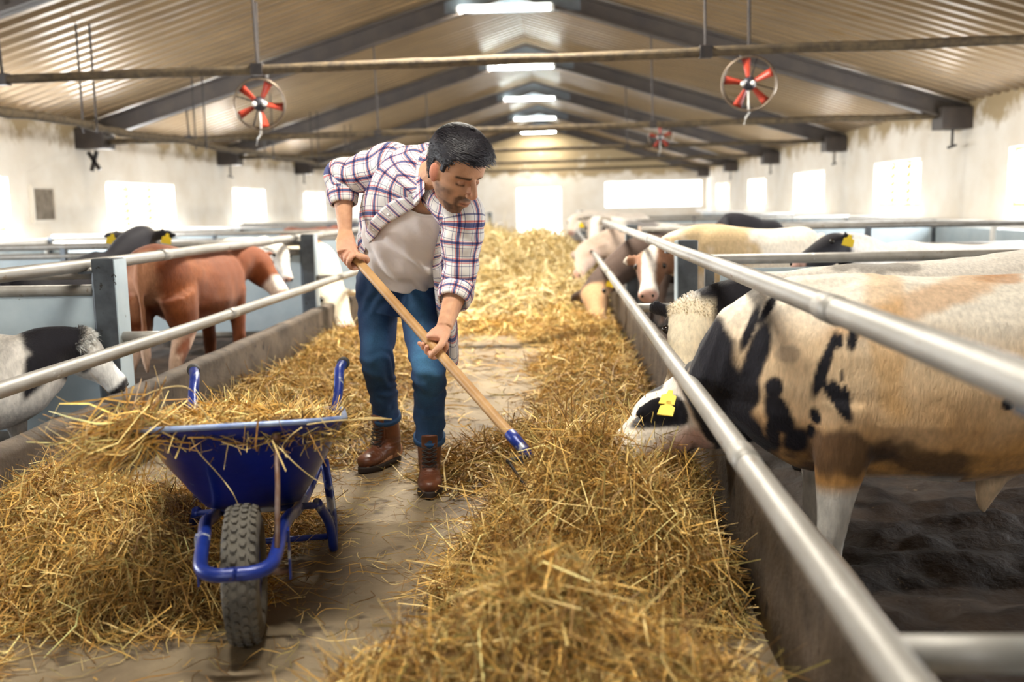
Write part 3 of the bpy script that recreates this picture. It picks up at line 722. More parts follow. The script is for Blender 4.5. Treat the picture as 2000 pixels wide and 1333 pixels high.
# --- right pens, farther ------------------------------------------------
cow('cream white cow with brown shading behind the first right pen gate', at(1375, 437, 7.5), at(1590, 440, 7.7), at(1270, 492, 7.35), at(1264, 572, 7.0), (-.2, -1, .3), plain(V3(.80, .73, .62), [(.95, .35, -.1, .35, V3(.55, .40, .22), 3), (.8, .4, -.2, .12, BLK, 5)], face=V3(.80, .74, .68), cheeks=V3(.22, .10, .05)))
cow('black cow whose back shows over the cream white one', at(1425, 410, 9.0), at(1530, 428, 9.2), at(1400, 460, 8.7), at(1385, 500, 8.5), (-.5, -.5, .7), plain(BLK, nos=BLK), voxel=.028)
c5, i5 = cow('white cow with a black patched head and yellow tag in the right pen', at(1745, 470, 6.9), at(2020, 470, 7.3), at(1625, 462, 6.7), at(1545, 505, 6.5), (-.3, .3, .9), plain(V3(.80, .74, .68), [(1.1, .4, -.2, .2, V3(.7, .55, .4), 3), (1.2, .3, -.1, .08, BLK, 6)], face=BLK, ft=-.12), voxel=.022)
ear_tags(c5, i5, 'near', 1.0)
cow('white faced cow with orange ear tags looking along the aisle at the right fence', at(1262, 432, 13.6), at(1395, 438, 14.2), at(1163, 428, 13.2), at(1158, 482, 12.85), (-.1, -1, .3), plain(V3(.72, .66, .58), [(1.1, .3, 0, .3, V3(.2, .18, .17), 4)], face=V3(.74, .66, .58), cheeks=V3(.30, .25, .20)), voxel=.026, tags=(0, 1))
c7, i7 = cow('dark brown cow with its head down in the aisle hay by the right fence', at(1275, 452, 9.75), at(1500, 470, 10.3), at(1150, 553, 9.45), at(1163, 632, 9.05), (-.5, -.8, .5), plain(V3(.07, .045, .035), face=V3(.42, .25, .13), nos=V3(.1, .06, .04)), voxel=.022)
ear_tags(c7, i7, 'near', 1.0)
cow('pale pinkish calf reaching for hay at the far right fence', at(1225, 440, 12.0), at(1340, 445, 12.4), at(1140, 478, 11.9), at(1122, 535, 11.5), (-.6, -.7, .5), plain(V3(.50, .38, .30), face=V3(.58, .43, .35)), voxel=.028)
cow('pale cow far down the right fence beside the doorway', at(1190, 412, 18), at(1260, 415, 18.4), at(1122, 420, 17.6), at(1112, 452, 17.2), (-.4, -.8, .4), plain(V3(.62, .54, .46), face=V3(.7, .6, .5)), voxel=.034)
# --- left pens ------------------------------------------------------------
def col_calf(C, I):
    A = base(C, V3(.82, .78, .72), .35, I)
    d = (C - I['P']) @ nrm(I['W'] - I['P'])
    A = mix(A, BLK, smoothstep(-.02, .02, d + .05 * fbm(C, 9, 51, 3)) * smoothstep(.30, .25, d + .08 * fbm(C, 8, 52, 3)) * smoothstep(.16, .06, I['ht']))
    A = mix(A, V3(.80, .80, .78), I['headmask'] * smoothstep(.02, .1, I['ht']))
    A = mix(A, V3(.03, .03, .04), blot(C, I['P'] + I['ax'] * .27 * I['hs'] + I['hw'] * .1 * I['k'] - I['hu'] * .05, .055, .5, 18, 54) * .9)
    A = mix(A, V3(.03, .03, .04), blot(C, I['P'] + I['ax'] * .27 * I['hs'] - I['hw'] * .1 * I['k'] - I['hu'] * .05, .055, .5, 18, 54) * .9)
    sp = fbm(C, 11, 55, 2); A = mix(A, V3(.05, .05, .07), smoothstep(.22, .34, sp) * smoothstep(.5, .35, (C[:, 2] - I['g']) / I['h'] * .8) * (I['ht'] < -.2))
    for e in I['ears']: A = mix(A, BLK, smoothstep(.13, .10, np.linalg.norm(C - e[0], axis=1)) * smoothstep(0, .02, np.abs((C - I['P']) @ I['hw']) - .08 * I['k']))
    return nose(A, I, V3(.012, .01, .012), .84)
c, i_ = cow('white and black calf looking under the left rail', at(5, 652, 4.2), (-3.55, 4.0, .68), at(160, 655, 4.42), at(254, 752, 4.52), (.45, -.25, .85), col_calf, voxel=.0125, depf=.62, tuft=(900, .03), hl=.37, cat='calf', name='calf', eardrop=.55)
ear_tags(c, i_, 'near', .7)
def col_brown(C, I):
    A = base(C, BRN, .25, I)
    A = mix(A, V3(.25, .07, .014), smoothstep(.1, .5, fbm(C, 3, 61, 2)))
    A = mix(A, V3(.52, .27, .15), 0.4 * blot(C, I['tr'](-.06, I['top'](0) - .5 * I['dep']), (.10, .10, .34), .3, 8, 62))
    A = mix(A, V3(.72, .52, .38), blot(C, I['tr'](.1, .3), (.2, .4, .16), .5, 8, 64) * .6)
    A = mix(A, V3(.78, .70, .62), I['headmask'] * smoothstep(.58, .70, I['ht'] + .1 * fbm(C, 9, 63, 2)))
    return nose(A, I, PNK)
c, i_ = cow('chestnut brown cow standing along the left fence', at(432, 482, 6.85), at(285, 474, 5.75), at(500, 488, 7.2), at(562, 572, 7.1), (.5, -.3, .8), col_brown, voxel=.0165, depf=.50, wf=.19, earlen=1.0, hl=.45)
ear_tags(c, i_, 'near', .9)
c, i_ = cow('black cow seen from behind between the left gate and the chestnut cow', at(205, 487, 6.9), at(20, 522, 6.15), at(272, 446, 7.2), at(300, 462, 7.62), (0, .1, 1), plain(BLK, face=V3(.05, .042, .036), ft=-.05, nos=BLK), voxel=.02, earlen=1.35, eardrop=.12)
ear_tags(c, i_, 'both', 1.0)
cow('cream cow with its pale muzzle beside the chestnut cow', at(490, 462, 8.9), at(330, 470, 8.9), at(548, 478, 8.2), at(568, 545, 8.05), (.6, -.5, .6), plain(V3(.76, .70, .60), face=V3(.78, .73, .66)), voxel=.026)
c, i_ = cow('tan cow with an orange tag beside the second left post', at(615, 465, 10.6), at(500, 470, 11.2), at(585, 482, 10.0), at(640, 520, 9.8), (.3, -.5, .8), plain(V3(.42, .17, .05), face=V3(.62, .48, .36), ft=.4), voxel=.028)
ear_tags(c, i_, 'near', 1.3)
cow('cream white cow eating over the left curb beside the man', at(592, 470, 9.4), at(440, 462, 9.9), at(648, 556, 8.95), at(684, 640, 8.55), (.55, -.75, .4), plain(V3(.78, .68, .52), face=V3(.80, .70, .54)), voxel=.02, neckmid=(.05, 0, .12))
cow('red brown cow in the far left pen below the wall', at(640, 442, 14), at(560, 442, 14.6), at(668, 446, 13.7), at(690, 470, 13.4), (.3, -.5, .8), plain(V3(.25, .07, .03)), voxel=.034)
cow('pale cow at the far left fence beyond the man', at(800, 425, 18), at(730, 428, 18.4), at(842, 428, 17.8), at(862, 455, 17.5), (.4, -.8, .4), plain(V3(.66, .52, .42)), voxel=.034)
cow('dark cow at the far left fence beyond the man', at(700, 432, 15.4), at(640, 436, 16), at(722, 440, 15.0), at(738, 470, 14.6), (.4, -.8, .4), plain(V3(.03, .03, .04), face=V3(.5, .4, .3), ft=.4), voxel=.034)
bx_, by_ = 1288, 790
tags_at(BULL, at(1304, 786, 3.2), (-.25, -.62, .72), .74, [(0, -.028), (.004, .016)], .05)

# ================================================================== the man
SKIN, SKIN2 = V3(.60, .32, .185), V3(.50, .22, .13)
M_SKIN = mat_attr('skin', .62, nscale=45, namp=.07, bump=.12, bscale=220, spec=.4)
M_DENIM = mat_attr('blue denim', .78, nscale=220, namp=.16, bump=.25, bscale=420, spec=.25)
M_TEE = mat('white cotton', (.84, .79, .77), (.76, .71, .69), 5, .85, 0, .12, 60)
M_LEATHER = mat('brown boot leather', (.16, .052, .022), (.085, .028, .014), 9, .36, 0, .12, 60, spots=[((.25, .105, .05), 12, .64)])
M_SOLE = mat('boot sole', (.022, .013, .010), None, 9, .7)
M_LACE = mat('boot lace', (.018, .012, .010), None, 9, .8)
M_HAIR = mat('dark hair', (.008, .007, .011), (.016, .013, .017), 60, .55, spec=.35)
M_BUTTON = mat('shirt button', (.8, .78, .75), None, 5, .3)
def plaid_mat():
    m = bpy.data.materials.new('plaid cotton'); m.use_nodes = True; nt = m.node_tree; N = nt.nodes; L = nt.links; b = N['Principled BSDF']
    b.inputs['Roughness'].default_value = .85; b.inputs['Specular IOR Level'].default_value = .2
    uv = N.new('ShaderNodeUVMap'); sx = N.new('ShaderNodeSeparateXYZ'); L.new(uv.outputs[0], sx.inputs[0])
    outs = []
    for i in (0, 1):
        d = N.new('ShaderNodeMath'); d.operation = 'DIVIDE'; d.inputs[1].default_value = .066; L.new(sx.outputs[i], d.inputs[0])
        f = N.new('ShaderNodeMath'); f.operation = 'FRACT'; L.new(d.outputs[0], f.inputs[0])
        r = N.new('ShaderNodeValToRGB'); cr = r.color_ramp; cr.interpolation = 'CONSTANT'
        W_, T_, NV, RD, LB = (1, 1, 1, 1), (.30, .31, .45, 1), (.13, .15, .34, 1), (.82, .30, .30, 1), (.70, .80, .92, 1)
        st = [(0, W_), (.30, T_), (.335, W_), (.44, RD), (.485, W_), (.50, NV), (.64, W_), (.655, RD), (.70, LB), (.73, W_), (.84, T_), (.875, W_)]
        cr.elements[0].position = 0; cr.elements[0].color = W_; cr.elements[1].position = .999; cr.elements[1].color = W_
        for p, c in st[1:]:
            e = cr.elements.new(p); e.color = c
        L.new(f.outputs[0], r.inputs[0]); outs.append(r.outputs[0])
    mx = N.new('ShaderNodeMixRGB'); mx.blend_type = 'MULTIPLY'; mx.inputs[0].default_value = 1; L.new(outs[0], mx.inputs[1]); L.new(outs[1], mx.inputs[2])
    m2 = N.new('ShaderNodeMixRGB'); m2.blend_type = 'MULTIPLY'; m2.inputs[0].default_value = 1; L.new(mx.outputs[0], m2.inputs[1]); m2.inputs[2].default_value = (.80, .77, .74, 1)
    L.new(m2.outputs[0], b.inputs['Base Color'])
    return m
M_PLAID = plaid_mat()

def grid_mesh(name, G, UV, matl, parent, closed=False, keep=None, thick=.003):
    """cloth from a grid of world points G (rows, cols, 3) with uv in metres"""
    G = np.array(G); r, c = G.shape[:2]; o = np.array(parent['_o']); f = []; u = []
    for i in range(r - 1):
        for j in range(c if closed else c - 1):
            k = (j + 1) % c
            if keep is not None and not (keep[i, j] and keep[i, k] and keep[i + 1, k] and keep[i + 1, j]): continue
            f.append((i * c + j, i * c + k, (i + 1) * c + k, (i + 1) * c + j))
            uk = UV[i][k] if k > j else (UV[i][j][0] * (c) / max(j, 1), UV[i][j][1])
            uk2 = UV[i + 1][k] if k > j else (UV[i + 1][j][0] * (c) / max(j, 1), UV[i + 1][j][1])
            u += [UV[i][j], uk, uk2, UV[i + 1][j]]
    me = bpy.data.meshes.new(name); me.from_pydata([tuple(p) for p in (G.reshape(-1, 3) - o)], [], f); me.update()
    l = me.uv_layers.new(name='UVMap')
    for q, t in enumerate(u): l.data[q].uv = t
    bm = bmesh.new(); bm.from_mesh(me); bmesh.ops.delete(bm, geom=[v for v in bm.verts if not v.link_faces], context='VERTS'); bm.to_mesh(me); bm.free()
    ob = link(me, name, matl, parent, True, o)
    if thick: s = ob.modifiers.new('s', 'SOLIDIFY'); s.thickness = thick; s.offset = 0
    return ob

# skeleton, placed where the man stands, bends and reaches -------------
J = dict(
    hipR=at(738, 575, 4.43), hipL=at(818, 578, 4.36), kneeR=at(737, 705, 4.34), kneeL=at(838, 722, 3.95),
    ankR=V3(-.795, 4.50, .10), ankL=V3(-.56, 4.10, .10), toeR=at(705, 925, Z=.0), toeL=at(840, 975, Z=0),
    shR=at(768, 322, 3.92), shL=at(903, 422, 3.66), elR=at(668, 347, 4.03), wrR=at(674, 452, 3.95), elL=at(897, 552, 3.68), wrL=at(868, 640, 3.53))
TU, TE = at(690, 500, 3.88), at(1014, 868, 3.17)      # tool axis
TS = nrm(TE - TU)
def on_tool(t): return TU + TS * t
# torso rings: centre, lateral (to the viewer's right), half width, half depth
TOR = np.array([
    [*at(778, 600, 4.42), 1, -.05, 0, .168, .125],
    [*at(781, 560, 4.40), 1, -.05, -.02, .176, .132],
    [*at(784, 515, 4.30), 1, -.08, -.12, .158, .118],
    [*at(793, 462, 4.16), .93, -.15, -.32, .164, .122],
    [*at(806, 415, 4.01), .86, -.24, -.46, .172, .125],
    [*at(824, 370, 3.87), .80, -.30, -.52, .160, .110],
    [*at(838, 345, 3.79), .80, -.30, -.52, .100, .085]])
def torso(v, th, inf=1.0, add=0.0):
    n = len(TOR) - 1; x = min(max(v, 0), 1) * n; i = min(int(x), n - 1); t = x - i
    Q = np.vstack([2 * TOR[0] - TOR[1], TOR, 2 * TOR[-1] - TOR[-2]]); a, b, c, d = Q[i], Q[i + 1], Q[i + 2], Q[i + 3]
    R = .5 * ((2 * b) + (-a + c) * t + (2 * a - 5 * b + 4 * c - d) * t * t + (-a + 3 * b - 3 * c + d) * t ** 3)
    up = nrm(.5 * ((-a + c) + 2 * t * (2 * a - 5 * b + 4 * c - d) + 3 * t * t * (-a + 3 * b - 3 * c + d))[:3])
    lat = nrm(R[3:6] - (R[3:6] @ up) * up); fr = np.cross(lat, up)
    c_, s_ = math.cos(th), math.sin(th); p = .85
    c_ = math.copysign(abs(c_) ** p, c_); s_ = math.copysign(abs(s_) ** p, s_)
    d_ = R[6] * c_ * lat + R[7] * s_ * fr
    return R[:3] + d_ * inf + nrm(d_) * add

# head frame
HC = at(889, 333, 3.60)
_ps, _pt, _rl = math.radians(47), math.radians(33), math.radians(-3)
HF = V3(math.sin(_ps) * math.cos(_pt), -math.cos(_ps) * math.cos(_pt), -math.sin(_pt))
HU = V3(math.sin(_ps) * math.sin(_pt), -math.cos(_ps) * math.sin(_pt), math.cos(_pt))
HL = np.cross(HU, HF)                                  # viewer's left-hand side of the face is -HL... his left = +HL
HU, HL = math.cos(_rl) * HU + math.sin(_rl) * HL, math.cos(_rl) * HL - math.sin(_rl) * HU
HS = 1.10
def hp(x, y, z): return HC + HS * (x * HL + y * HF + z * HU)
LEV = [(-.120, .020, .070, .030), (-.114, .036, .085, .005), (-.100, .047, .091, -.02), (-.082, .056, .092, -.04), (-.058, .0645, .0925, -.062), (-.03, .071, .0935, -.085), (0, .0755, .090, -.098), (.03, .078, .0965, -.104), (.06, .0775, .0955, -.105), (.09, .070, .083, -.097), (.115, .053, .060, -.075), (.128, .034, .038, -.05), (.135, .012, .012, -.02)]
def head_ring(z, w, f, b_, n=48, inf=0):
    out = []
    for q in np.linspace(0, 2 * PI, n, endpoint=False):
        c, s = math.cos(q), math.sin(q); yc, hh = (f + b_) / 2, (f - b_) / 2
        x = (w + inf) * math.copysign(abs(c) ** .88, c); y = yc + (hh + inf) * math.copysign(abs(s) ** .92, s)
        if s > 0:
            for ex in (-.033, .033): y -= .0125 * math.exp(-((x - ex) / .018) ** 2 - ((z - .004) / .013) ** 2) * (inf == 0)
            y += .006 * math.exp(-((abs(x) - .03) / .022) ** 2 - ((z - .026) / .010) ** 2) * (inf == 0)
            y -= .006 * math.exp(-((abs(x) - .045) / .016) ** 2 - ((z + .055) / .02) ** 2) * (inf == 0)
        out.append((x, y, z))
    return out
def make_head(b):
    L = catmull(LEV, 5); b.rings([[hp(*p) for p in head_ring(*l)] for l in L])
    lm = lambda pts, side, n=12: limb(b, [[*hp(*p[:3]), p[3] * HS, p[4] * HS] for p in pts], side, 4, n)
    lm([(0, .090, .020, .010, .008), (0, .102, .004, .0095, .010), (0, .114, -.014, .0115, .011), (0, .120, -.026, .0118, .0095), (0, .110, -.037, .012, .007)], HL)
    for s in (-1, 1):
        ball(b, hp(s * .0125, .106, -.031), .0095 * HS); ball(b, hp(s * .0315, .0745, .0005), (.0135 * HS, .0115 * HS, .0105 * HS), (HL, HF, HU))
        # ear
        for k, (ry, rz, t) in enumerate(((.018, .031, .009),)):
            c = hp(s * .080, .002, -.004); d = nrm(HL * s * .5 - HF * .6); m_ = nrm(np.cross(d, HU))
            ball(b, c + d * .006, (.018 * HS, .008 * HS, .033 * HS), (nrm(-HF * .8 + HL * s * .55), nrm(HL * s * .8 + HF * .55), nrm(HU * .97 - HF * .2)), 16)
    lm([(-.024, .086, -.066, .004, .004), (-.012, .0955, -.0615, .006, .0055), (0, .098, -.062, .006, .005), (.012, .0955, -.0615, .006, .0055), (.024, .086, -.066, .004, .004)], HU)
    lm([(-.021, .086, -.069, .004, .004), (0, .0965, -.0735, .007, .007), (.021, .086, -.069, .004, .004)], HU)
    ball(b, hp(0, .084, -.103), (.02, .014, .014), (HL, HF, HU))

def grip(b, c, wrist, hint, n0, sgn_thumb=1, palm_w=.040):
    """a hand closed round the tool: four finger arcs, a thumb and a palm; n0 points from the shaft towards the back of the hand"""
    s = TS; e1 = nrm(n0 - (n0 @ s) * s); e2 = np.cross(s, e1); e2 = e2 if e2 @ np.array(hint) > 0 else -e2
    P = lambda off, ang, rad: c + s * off + rad * (math.cos(ang) * e1 + math.sin(ang) * e2)
    kn = []
    for i, (off, fr, ln) in enumerate(((.0385, .0098, 1.0), (.0135, .0103, 1.08), (-.0115, .0099, 1.02), (-.0345, .0088, .88))):
        rows = []
        for a, rad in ((-.15, .040), (.35, .043), (.95, .039), (1.55, .034), (2.3, .031), (3.1, .0295), (3.9 * ln, .029)):
            rows.append([*P(off, a, rad), fr, fr])
        rows[-1][3:] = [fr * .75, fr * .75]
        limb(b, rows, s, 3, 10); kn.append(P(off, -.1, .040))
        limb(b, [[*P(off * .75, -.45, .036), fr * 1.15, fr * 1.2], [*P(off, -.1, .040), fr * 1.15, fr * 1.1], [*P(off, .4, .042), fr, fr]], s, 3, 10)
    # palm from the wrist to the knuckles
    k = np.mean(kn, axis=0); w = np.array(wrist, float); d = k - w
    side = s
    limb(b, [[*(w - d * .12), .026, .021], [*w, .028, .020], [*(w + d * .35), .036, .019], [*(w + d * .72), palm_w, .018], [*(w + d * .98), palm_w * .95, .015]], side, 4, 14, .85)
    # heel of the palm against the shaft
    limb(b, [[*(w + d * .25), .024, .018], [*P(.0, -.7, .034), .030, .015], [*P(.008, -1.0, .031), .020, .010]], side, 4, 12)
    # thumb leaves the side of the palm and closes over the fingers
    t0 = w + d * .30 + s * .024 * sgn_thumb
    limb(b, [[*t0, .016, .015], [*P(.052 * sgn_thumb, -.75, .040), .0135, .0135], [*P(.062 * sgn_thumb, -1.35, .035), .0118, .0118], [*P(.060 * sgn_thumb, -2.1, .032), .0108, .0108], [*P(.052 * sgn_thumb, -2.75, .031), .0085, .0085]], s, 3, 10)

def make_man():
    b = MB(); org = V3(-.68, 4.25, 0)
    limb(b, [[*torso(v, 0, 0), 0, 0] for v in (0, 1)], (1, 0, 0)) if False else None
    R = [[torso(v, q, .93 if v > .4 else .86) for q in np.linspace(0, 2 * PI, 24, endpoint=False)] for v in np.linspace(0, 1, 24)]; b.rings(R)
    # neck
    nb, nt = at(836, 350, 3.80), hp(0, -.045, -.02)
    limb(b, [[*(nb - V3(.02, -.06, .05)), .085, .075], [*nb, .068, .066], [*((nb + nt) / 2 + V3(.0, -.01, 0)), .060, .062], [*nt, .058, .06]], nrm(J['shL'] - J['shR']), 5, 18)
    # trapezius towards both shoulders
    for s in ('R', 'L'):
        limb(b, [[*nb, .055, .055], [*((nb + J['sh' + s]) / 2), .055, .05], [*J['sh' + s], .052, .052]], (0, 0, 1), 4, 14)
    make_head(b)
    for s, rad in (('R', 1), ('L', 1)):
        sh, el, wr = J['sh' + s], J['el' + s], J['wr' + s]
        limb(b, [[*sh, .058, .058], [*(sh * .6 + el * .4), .052, .052], [*(sh * .25 + el * .75), .043, .043], [*el, .041, .041], [*(el * .75 + wr * .25), .0445, .043], [*(el * .4 + wr * .6), .036, .034], [*wr, .030, .025]], TS, 5, 16)
        hp_, kn, an = J['hip' + s], J['knee' + s], J['ank' + s]
        limb(b, [[*(hp_ + V3(0, 0, .03)), .07, .075], [*(hp_ * .6 + kn * .4), .062, .065], [*kn, .042, .044], [*(kn * .65 + an * .35), .040, .045], [*(an + (kn - an) * .2), .033, .035], [*an, .036, .04]], (1, 0, 0), 5, 16)
        to = J['toe' + s]; limb(b, [[*(an + (an - to) * V3(.25, .25, 0) - V3(0, 0, .05)), .03, .04], [*(an - V3(0, 0, .045)), .036, .05], [*(an * .4 + to * .6 - V3(0, 0, .01)), .042, .028], [*(to * .93 + an * .07 + V3(0, 0, .02)), .03, .015]], (1, 0, 0), 4, 12)
    # hands
    hR, hL = on_tool(.0), on_tool(.585)
    grip(b, hR, J['wrR'], (0, .3, -1), V3(-.55, -.55, .35), 1)
    grip(b, hL, J['wrL'], (-.2, 1, .3), V3(.7, .25, .65), 1)
    me = remesh(b, .0036, 2, .5); C = coords(me)
    # colour
    D = (C - HC) / HS; x, y, z = D @ HL, D @ HF, D @ HU
    A = np.tile(SKIN, (len(C), 1)); A = A * (1 + .08 * fbm(C[:, :], 18, 3, 2))[:, None]
    hd = (np.linalg.norm(D, axis=1) < .17) & (z > -.13)
    h = hd.astype(float)
    front = smoothstep(.0, .02, y)
    A = mix(A, SKIN * V3(.78, .72, .70), h * smoothstep(-.02, .06, y) * .35)
    nb_ = fbm(C, 60, 8, 2)
    beard = h * (smoothstep(-.028, -.052, z - .55 * np.clip(.03 - y, 0, .05)) * smoothstep(-.03, .0, y)) * smoothstep(.135, .10, -z + .0)
    cheek = smoothstep(.038, .058, np.abs(x)) * smoothstep(-.015, -.04, z) * smoothstep(-.02, .01, y)
    chin = smoothstep(-.074, -.084, z) * smoothstep(.04, .06, y)
    must = np.exp(-((z + .050) / .0098) ** 2) * smoothstep(.036, .028, np.abs(x)) * smoothstep(.07, .085, y) * (y < .1115)
    corner = np.exp(-((np.abs(x) - .031) / .008) ** 2) * smoothstep(-.045, -.055, z) * smoothstep(-.10, -.09, z) * smoothstep(.05, .07, y)
    bm = h * np.clip(cheek * .64 + chin * .74 + must * 1.0 + corner * .85, 0, .92)
    A = mix(A, V3(.075, .040, .026), np.clip(bm * (1 + .5 * nb_), 0, .95))
    A = mix(A, V3(.42, .15, .11), h * np.exp(-((z + .0675) / .006) ** 2) * smoothstep(.026, .018, np.abs(x)) * smoothstep(.085, .093, y) * .85)
    A = mix(A, V3(.03, .012, .01), h * np.exp(-((z + .0672) / .0022) ** 2) * smoothstep(.026, .018, np.abs(x)) * smoothstep(.08, .09, y) * .8)
    brow = np.exp(-((z - .0235 + .12 * (np.abs(np.abs(x) - .03)) * (np.abs(x) > .03) - .0) / .0062) ** 2) * smoothstep(.010, .016, np.abs(x)) * smoothstep(.062, .052, np.abs(x)) * smoothstep(.05, .07, y)
    A = mix(A, V3(.02, .012, .010), h * np.clip(brow * 1.1, 0, .95))
    lash = np.exp(-((z + .0055 - .0 * np.abs(x)) / .0042) ** 2) * smoothstep(.018, .022, np.abs(x)) * smoothstep(.050, .045, np.abs(x)) * smoothstep(.05, .07, y)
    A = mix(A, V3(.012, .008, .008), h * lash * .95)
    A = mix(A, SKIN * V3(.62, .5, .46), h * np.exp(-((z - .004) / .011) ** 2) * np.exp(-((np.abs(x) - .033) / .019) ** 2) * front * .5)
    A = mix(A, V3(.58, .20, .13), h * smoothstep(.077, .083, np.abs(x)) * .75 * (np.abs(z) < .045))
    A = mix(A, V3(.60, .24, .17), h * np.exp(-((z + .028) / .013) ** 2 - (x / .02) ** 2) * smoothstep(.095, .105, y) * .4)
    # forearm hair tone and knuckles
    for s in ('R', 'L'):
        d = np.linalg.norm(C - (J['el' + s] * .5 + J['wr' + s] * .5), axis=1); A = mix(A, V3(.42, .20, .115), smoothstep(.16, .06, d) * .45 * smoothstep(-.1, .3, fbm(C, 30, 9, 2) + .1))
    for c in (hR, hL): A = mix(A, V3(.66, .33, .24), smoothstep(.10, .05, np.linalg.norm(C - c, axis=1)) * .55)
    set_col(me, np.clip(A, 0, 1))
    me.vertices.foreach_set('co', (C - org).astype(np.float32).ravel()); me.update()
    man = link(me, 'person', M_SKIN, None, True, org)
    tag(man, 'man in an open plaid shirt, jeans and brown boots bending over to fork hay', 'person')

    # hair ------------------------------------------------------------
    L = catmull(LEV, 6); n = 72; G = []; keep = []
    def hairline(x, y, z):
        nz_ = .006 * noise.noise(Vector((x * 60, y * 60, z * 60)))
        side = np.interp(y, [-.11, -.07, -.030, -.016, .012, .016, .032, .040, .052, .06, .075, .12], [-.075, -.065, -.045, .030, .030, .012, .014, .038, .052, .072, .070, .068])
        return z > side + nz_
    hv = {}
    def hpt(l, q):
        z, w, f, bk = l; c, s = math.cos(q), math.sin(q); yc, hh = (f + bk) / 2, (f - bk) / 2
        x = w * math.copysign(abs(c) ** .88, c); y = yc + hh * math.copysign(abs(s) ** .92, s); return x, y, z
    for l in L:
        row = []; kr = []
        for q in np.linspace(0, 2 * PI, n, endpoint=False):
            x, y, z = hpt(l, q)
            k = hairline(x, y, z)
            t = .004 + .006 * float(smoothstep(.02, .09, np.array(z))) + .004 * float(smoothstep(.02, .07, np.array(y))) * float(smoothstep(.05, .09, np.array(z)))
            t += .0035 * noise.noise(Vector((x * 45 + z * 20, y * 20, z * 45)))
            d = nrm(V3(x, y + .005, z * .8 + (.02 if z > .09 else 0))); row.append(hp(*(V3(x, y, z) + d * t))); kr.append(k)
        G.append(row); keep.append(kr)
    UV0 = [[(0, 0)] * n] * len(L)
    hr = grid_mesh('hair', G, UV0, M_HAIR, man, True, np.array(keep), .006)
    rng = np.random.default_rng(2); b = MB(); Lz = np.array(L)
    for _ in range(6500):
        i = rng.integers(30, len(L) - 1); q = rng.uniform(0, 2 * PI); x, y, z = hpt(L[i], q)
        if not hairline(x, y, z) or (z < .035 and y > -.01): continue
        d = nrm(V3(x, y + .005, z * .8 + .01)); p = V3(x, y, z) + d * (.0072 + .006 * float(smoothstep(.02, .09, np.array(z))) + .007 * float(smoothstep(.02, .07, np.array(y))) * float(smoothstep(.05, .09, np.array(z))))
        # combed forward and to his left on top, down at the sides
        fl = (V3(.55, .75, .05) if y < .03 else V3(.85, .25, -.25)) if z > .06 else V3(0, .25, -.9)
        fl = nrm(fl + rng.normal(0, .22, 3)); fl = nrm(fl - (fl @ d) * d * .9); ln = rng.uniform(.014, .03) * (1.25 if z > .06 else .4)
        w = nrm(np.cross(fl, d)) * .0011; q1 = p + fl * ln * .5 + d * .003; q2 = p + fl * ln + d * .0005
        b.add([hp(*(p - w)), hp(*(p + w)), hp(*(q1 + w)), hp(*(q1 - w)), hp(*q2)], [(0, 1, 2, 3), (3, 2, 4)])
    tag(b.build('hair_strands', M_HAIR, hr), kind='stuff')

    # undershirt -------------------------------------------------------
    nv, nq = 72, 110; G = []; UVs = []
    for i, t in enumerate(np.linspace(0, 1, nv)):
        row = []
        for j, q in enumerate(np.linspace(0, 2 * PI, nq, endpoint=False)):
            fr = math.sin(q); nl = .965 - .10 * max(math.sin(q - .05), 0) ** 2.2; v = .325 + (nl - .325) * t
            lo = float(smoothstep(.80, .40, np.array(v)))
            wr = (.0085 * lo + .002) * math.sin(34 * v + 7 * math.cos(q + .4) + 3 * noise.noise(Vector((v * 6, q * 2, 1)))) + .013 * noise.noise(Vector((v * 8, q * 3.0, 4))) * lo + .004 * noise.noise(Vector((v * 5, q * 3.0, 9)))
            bag = .014 * math.exp(-((v - .45) / .10) ** 2) * max(fr, 0)
            row.append(torso(v, q, 1.01, .011 + .012 * lo + wr + bag + (.003 if t > .965 else 0)))
        G.append(row); UVs.append([(j * .011, t) for j in range(nq)])
    keep = None
    grid_mesh('undershirt', G, UVs, M_TEE, man, True, keep, .003)

    # plaid shirt: body, sleeves, cuffs, collar, buttons ---------------
    sh_e = None
    thl = lambda v: np.interp(v, [0, .3, .45, .6, .75, .88, 1], [2.95, 2.72, 2.28, 1.86, 1.60, 1.42, 1.25])        # edge on the viewer's left
    thr = lambda v: np.interp(v, [0, .3, .5, .7, .85, 1], [.62, .64, .66, .63, .62, .75])            # edge on the viewer's right
    nv, nq = 84, 110; G = []; UVs = []; v0 = .52
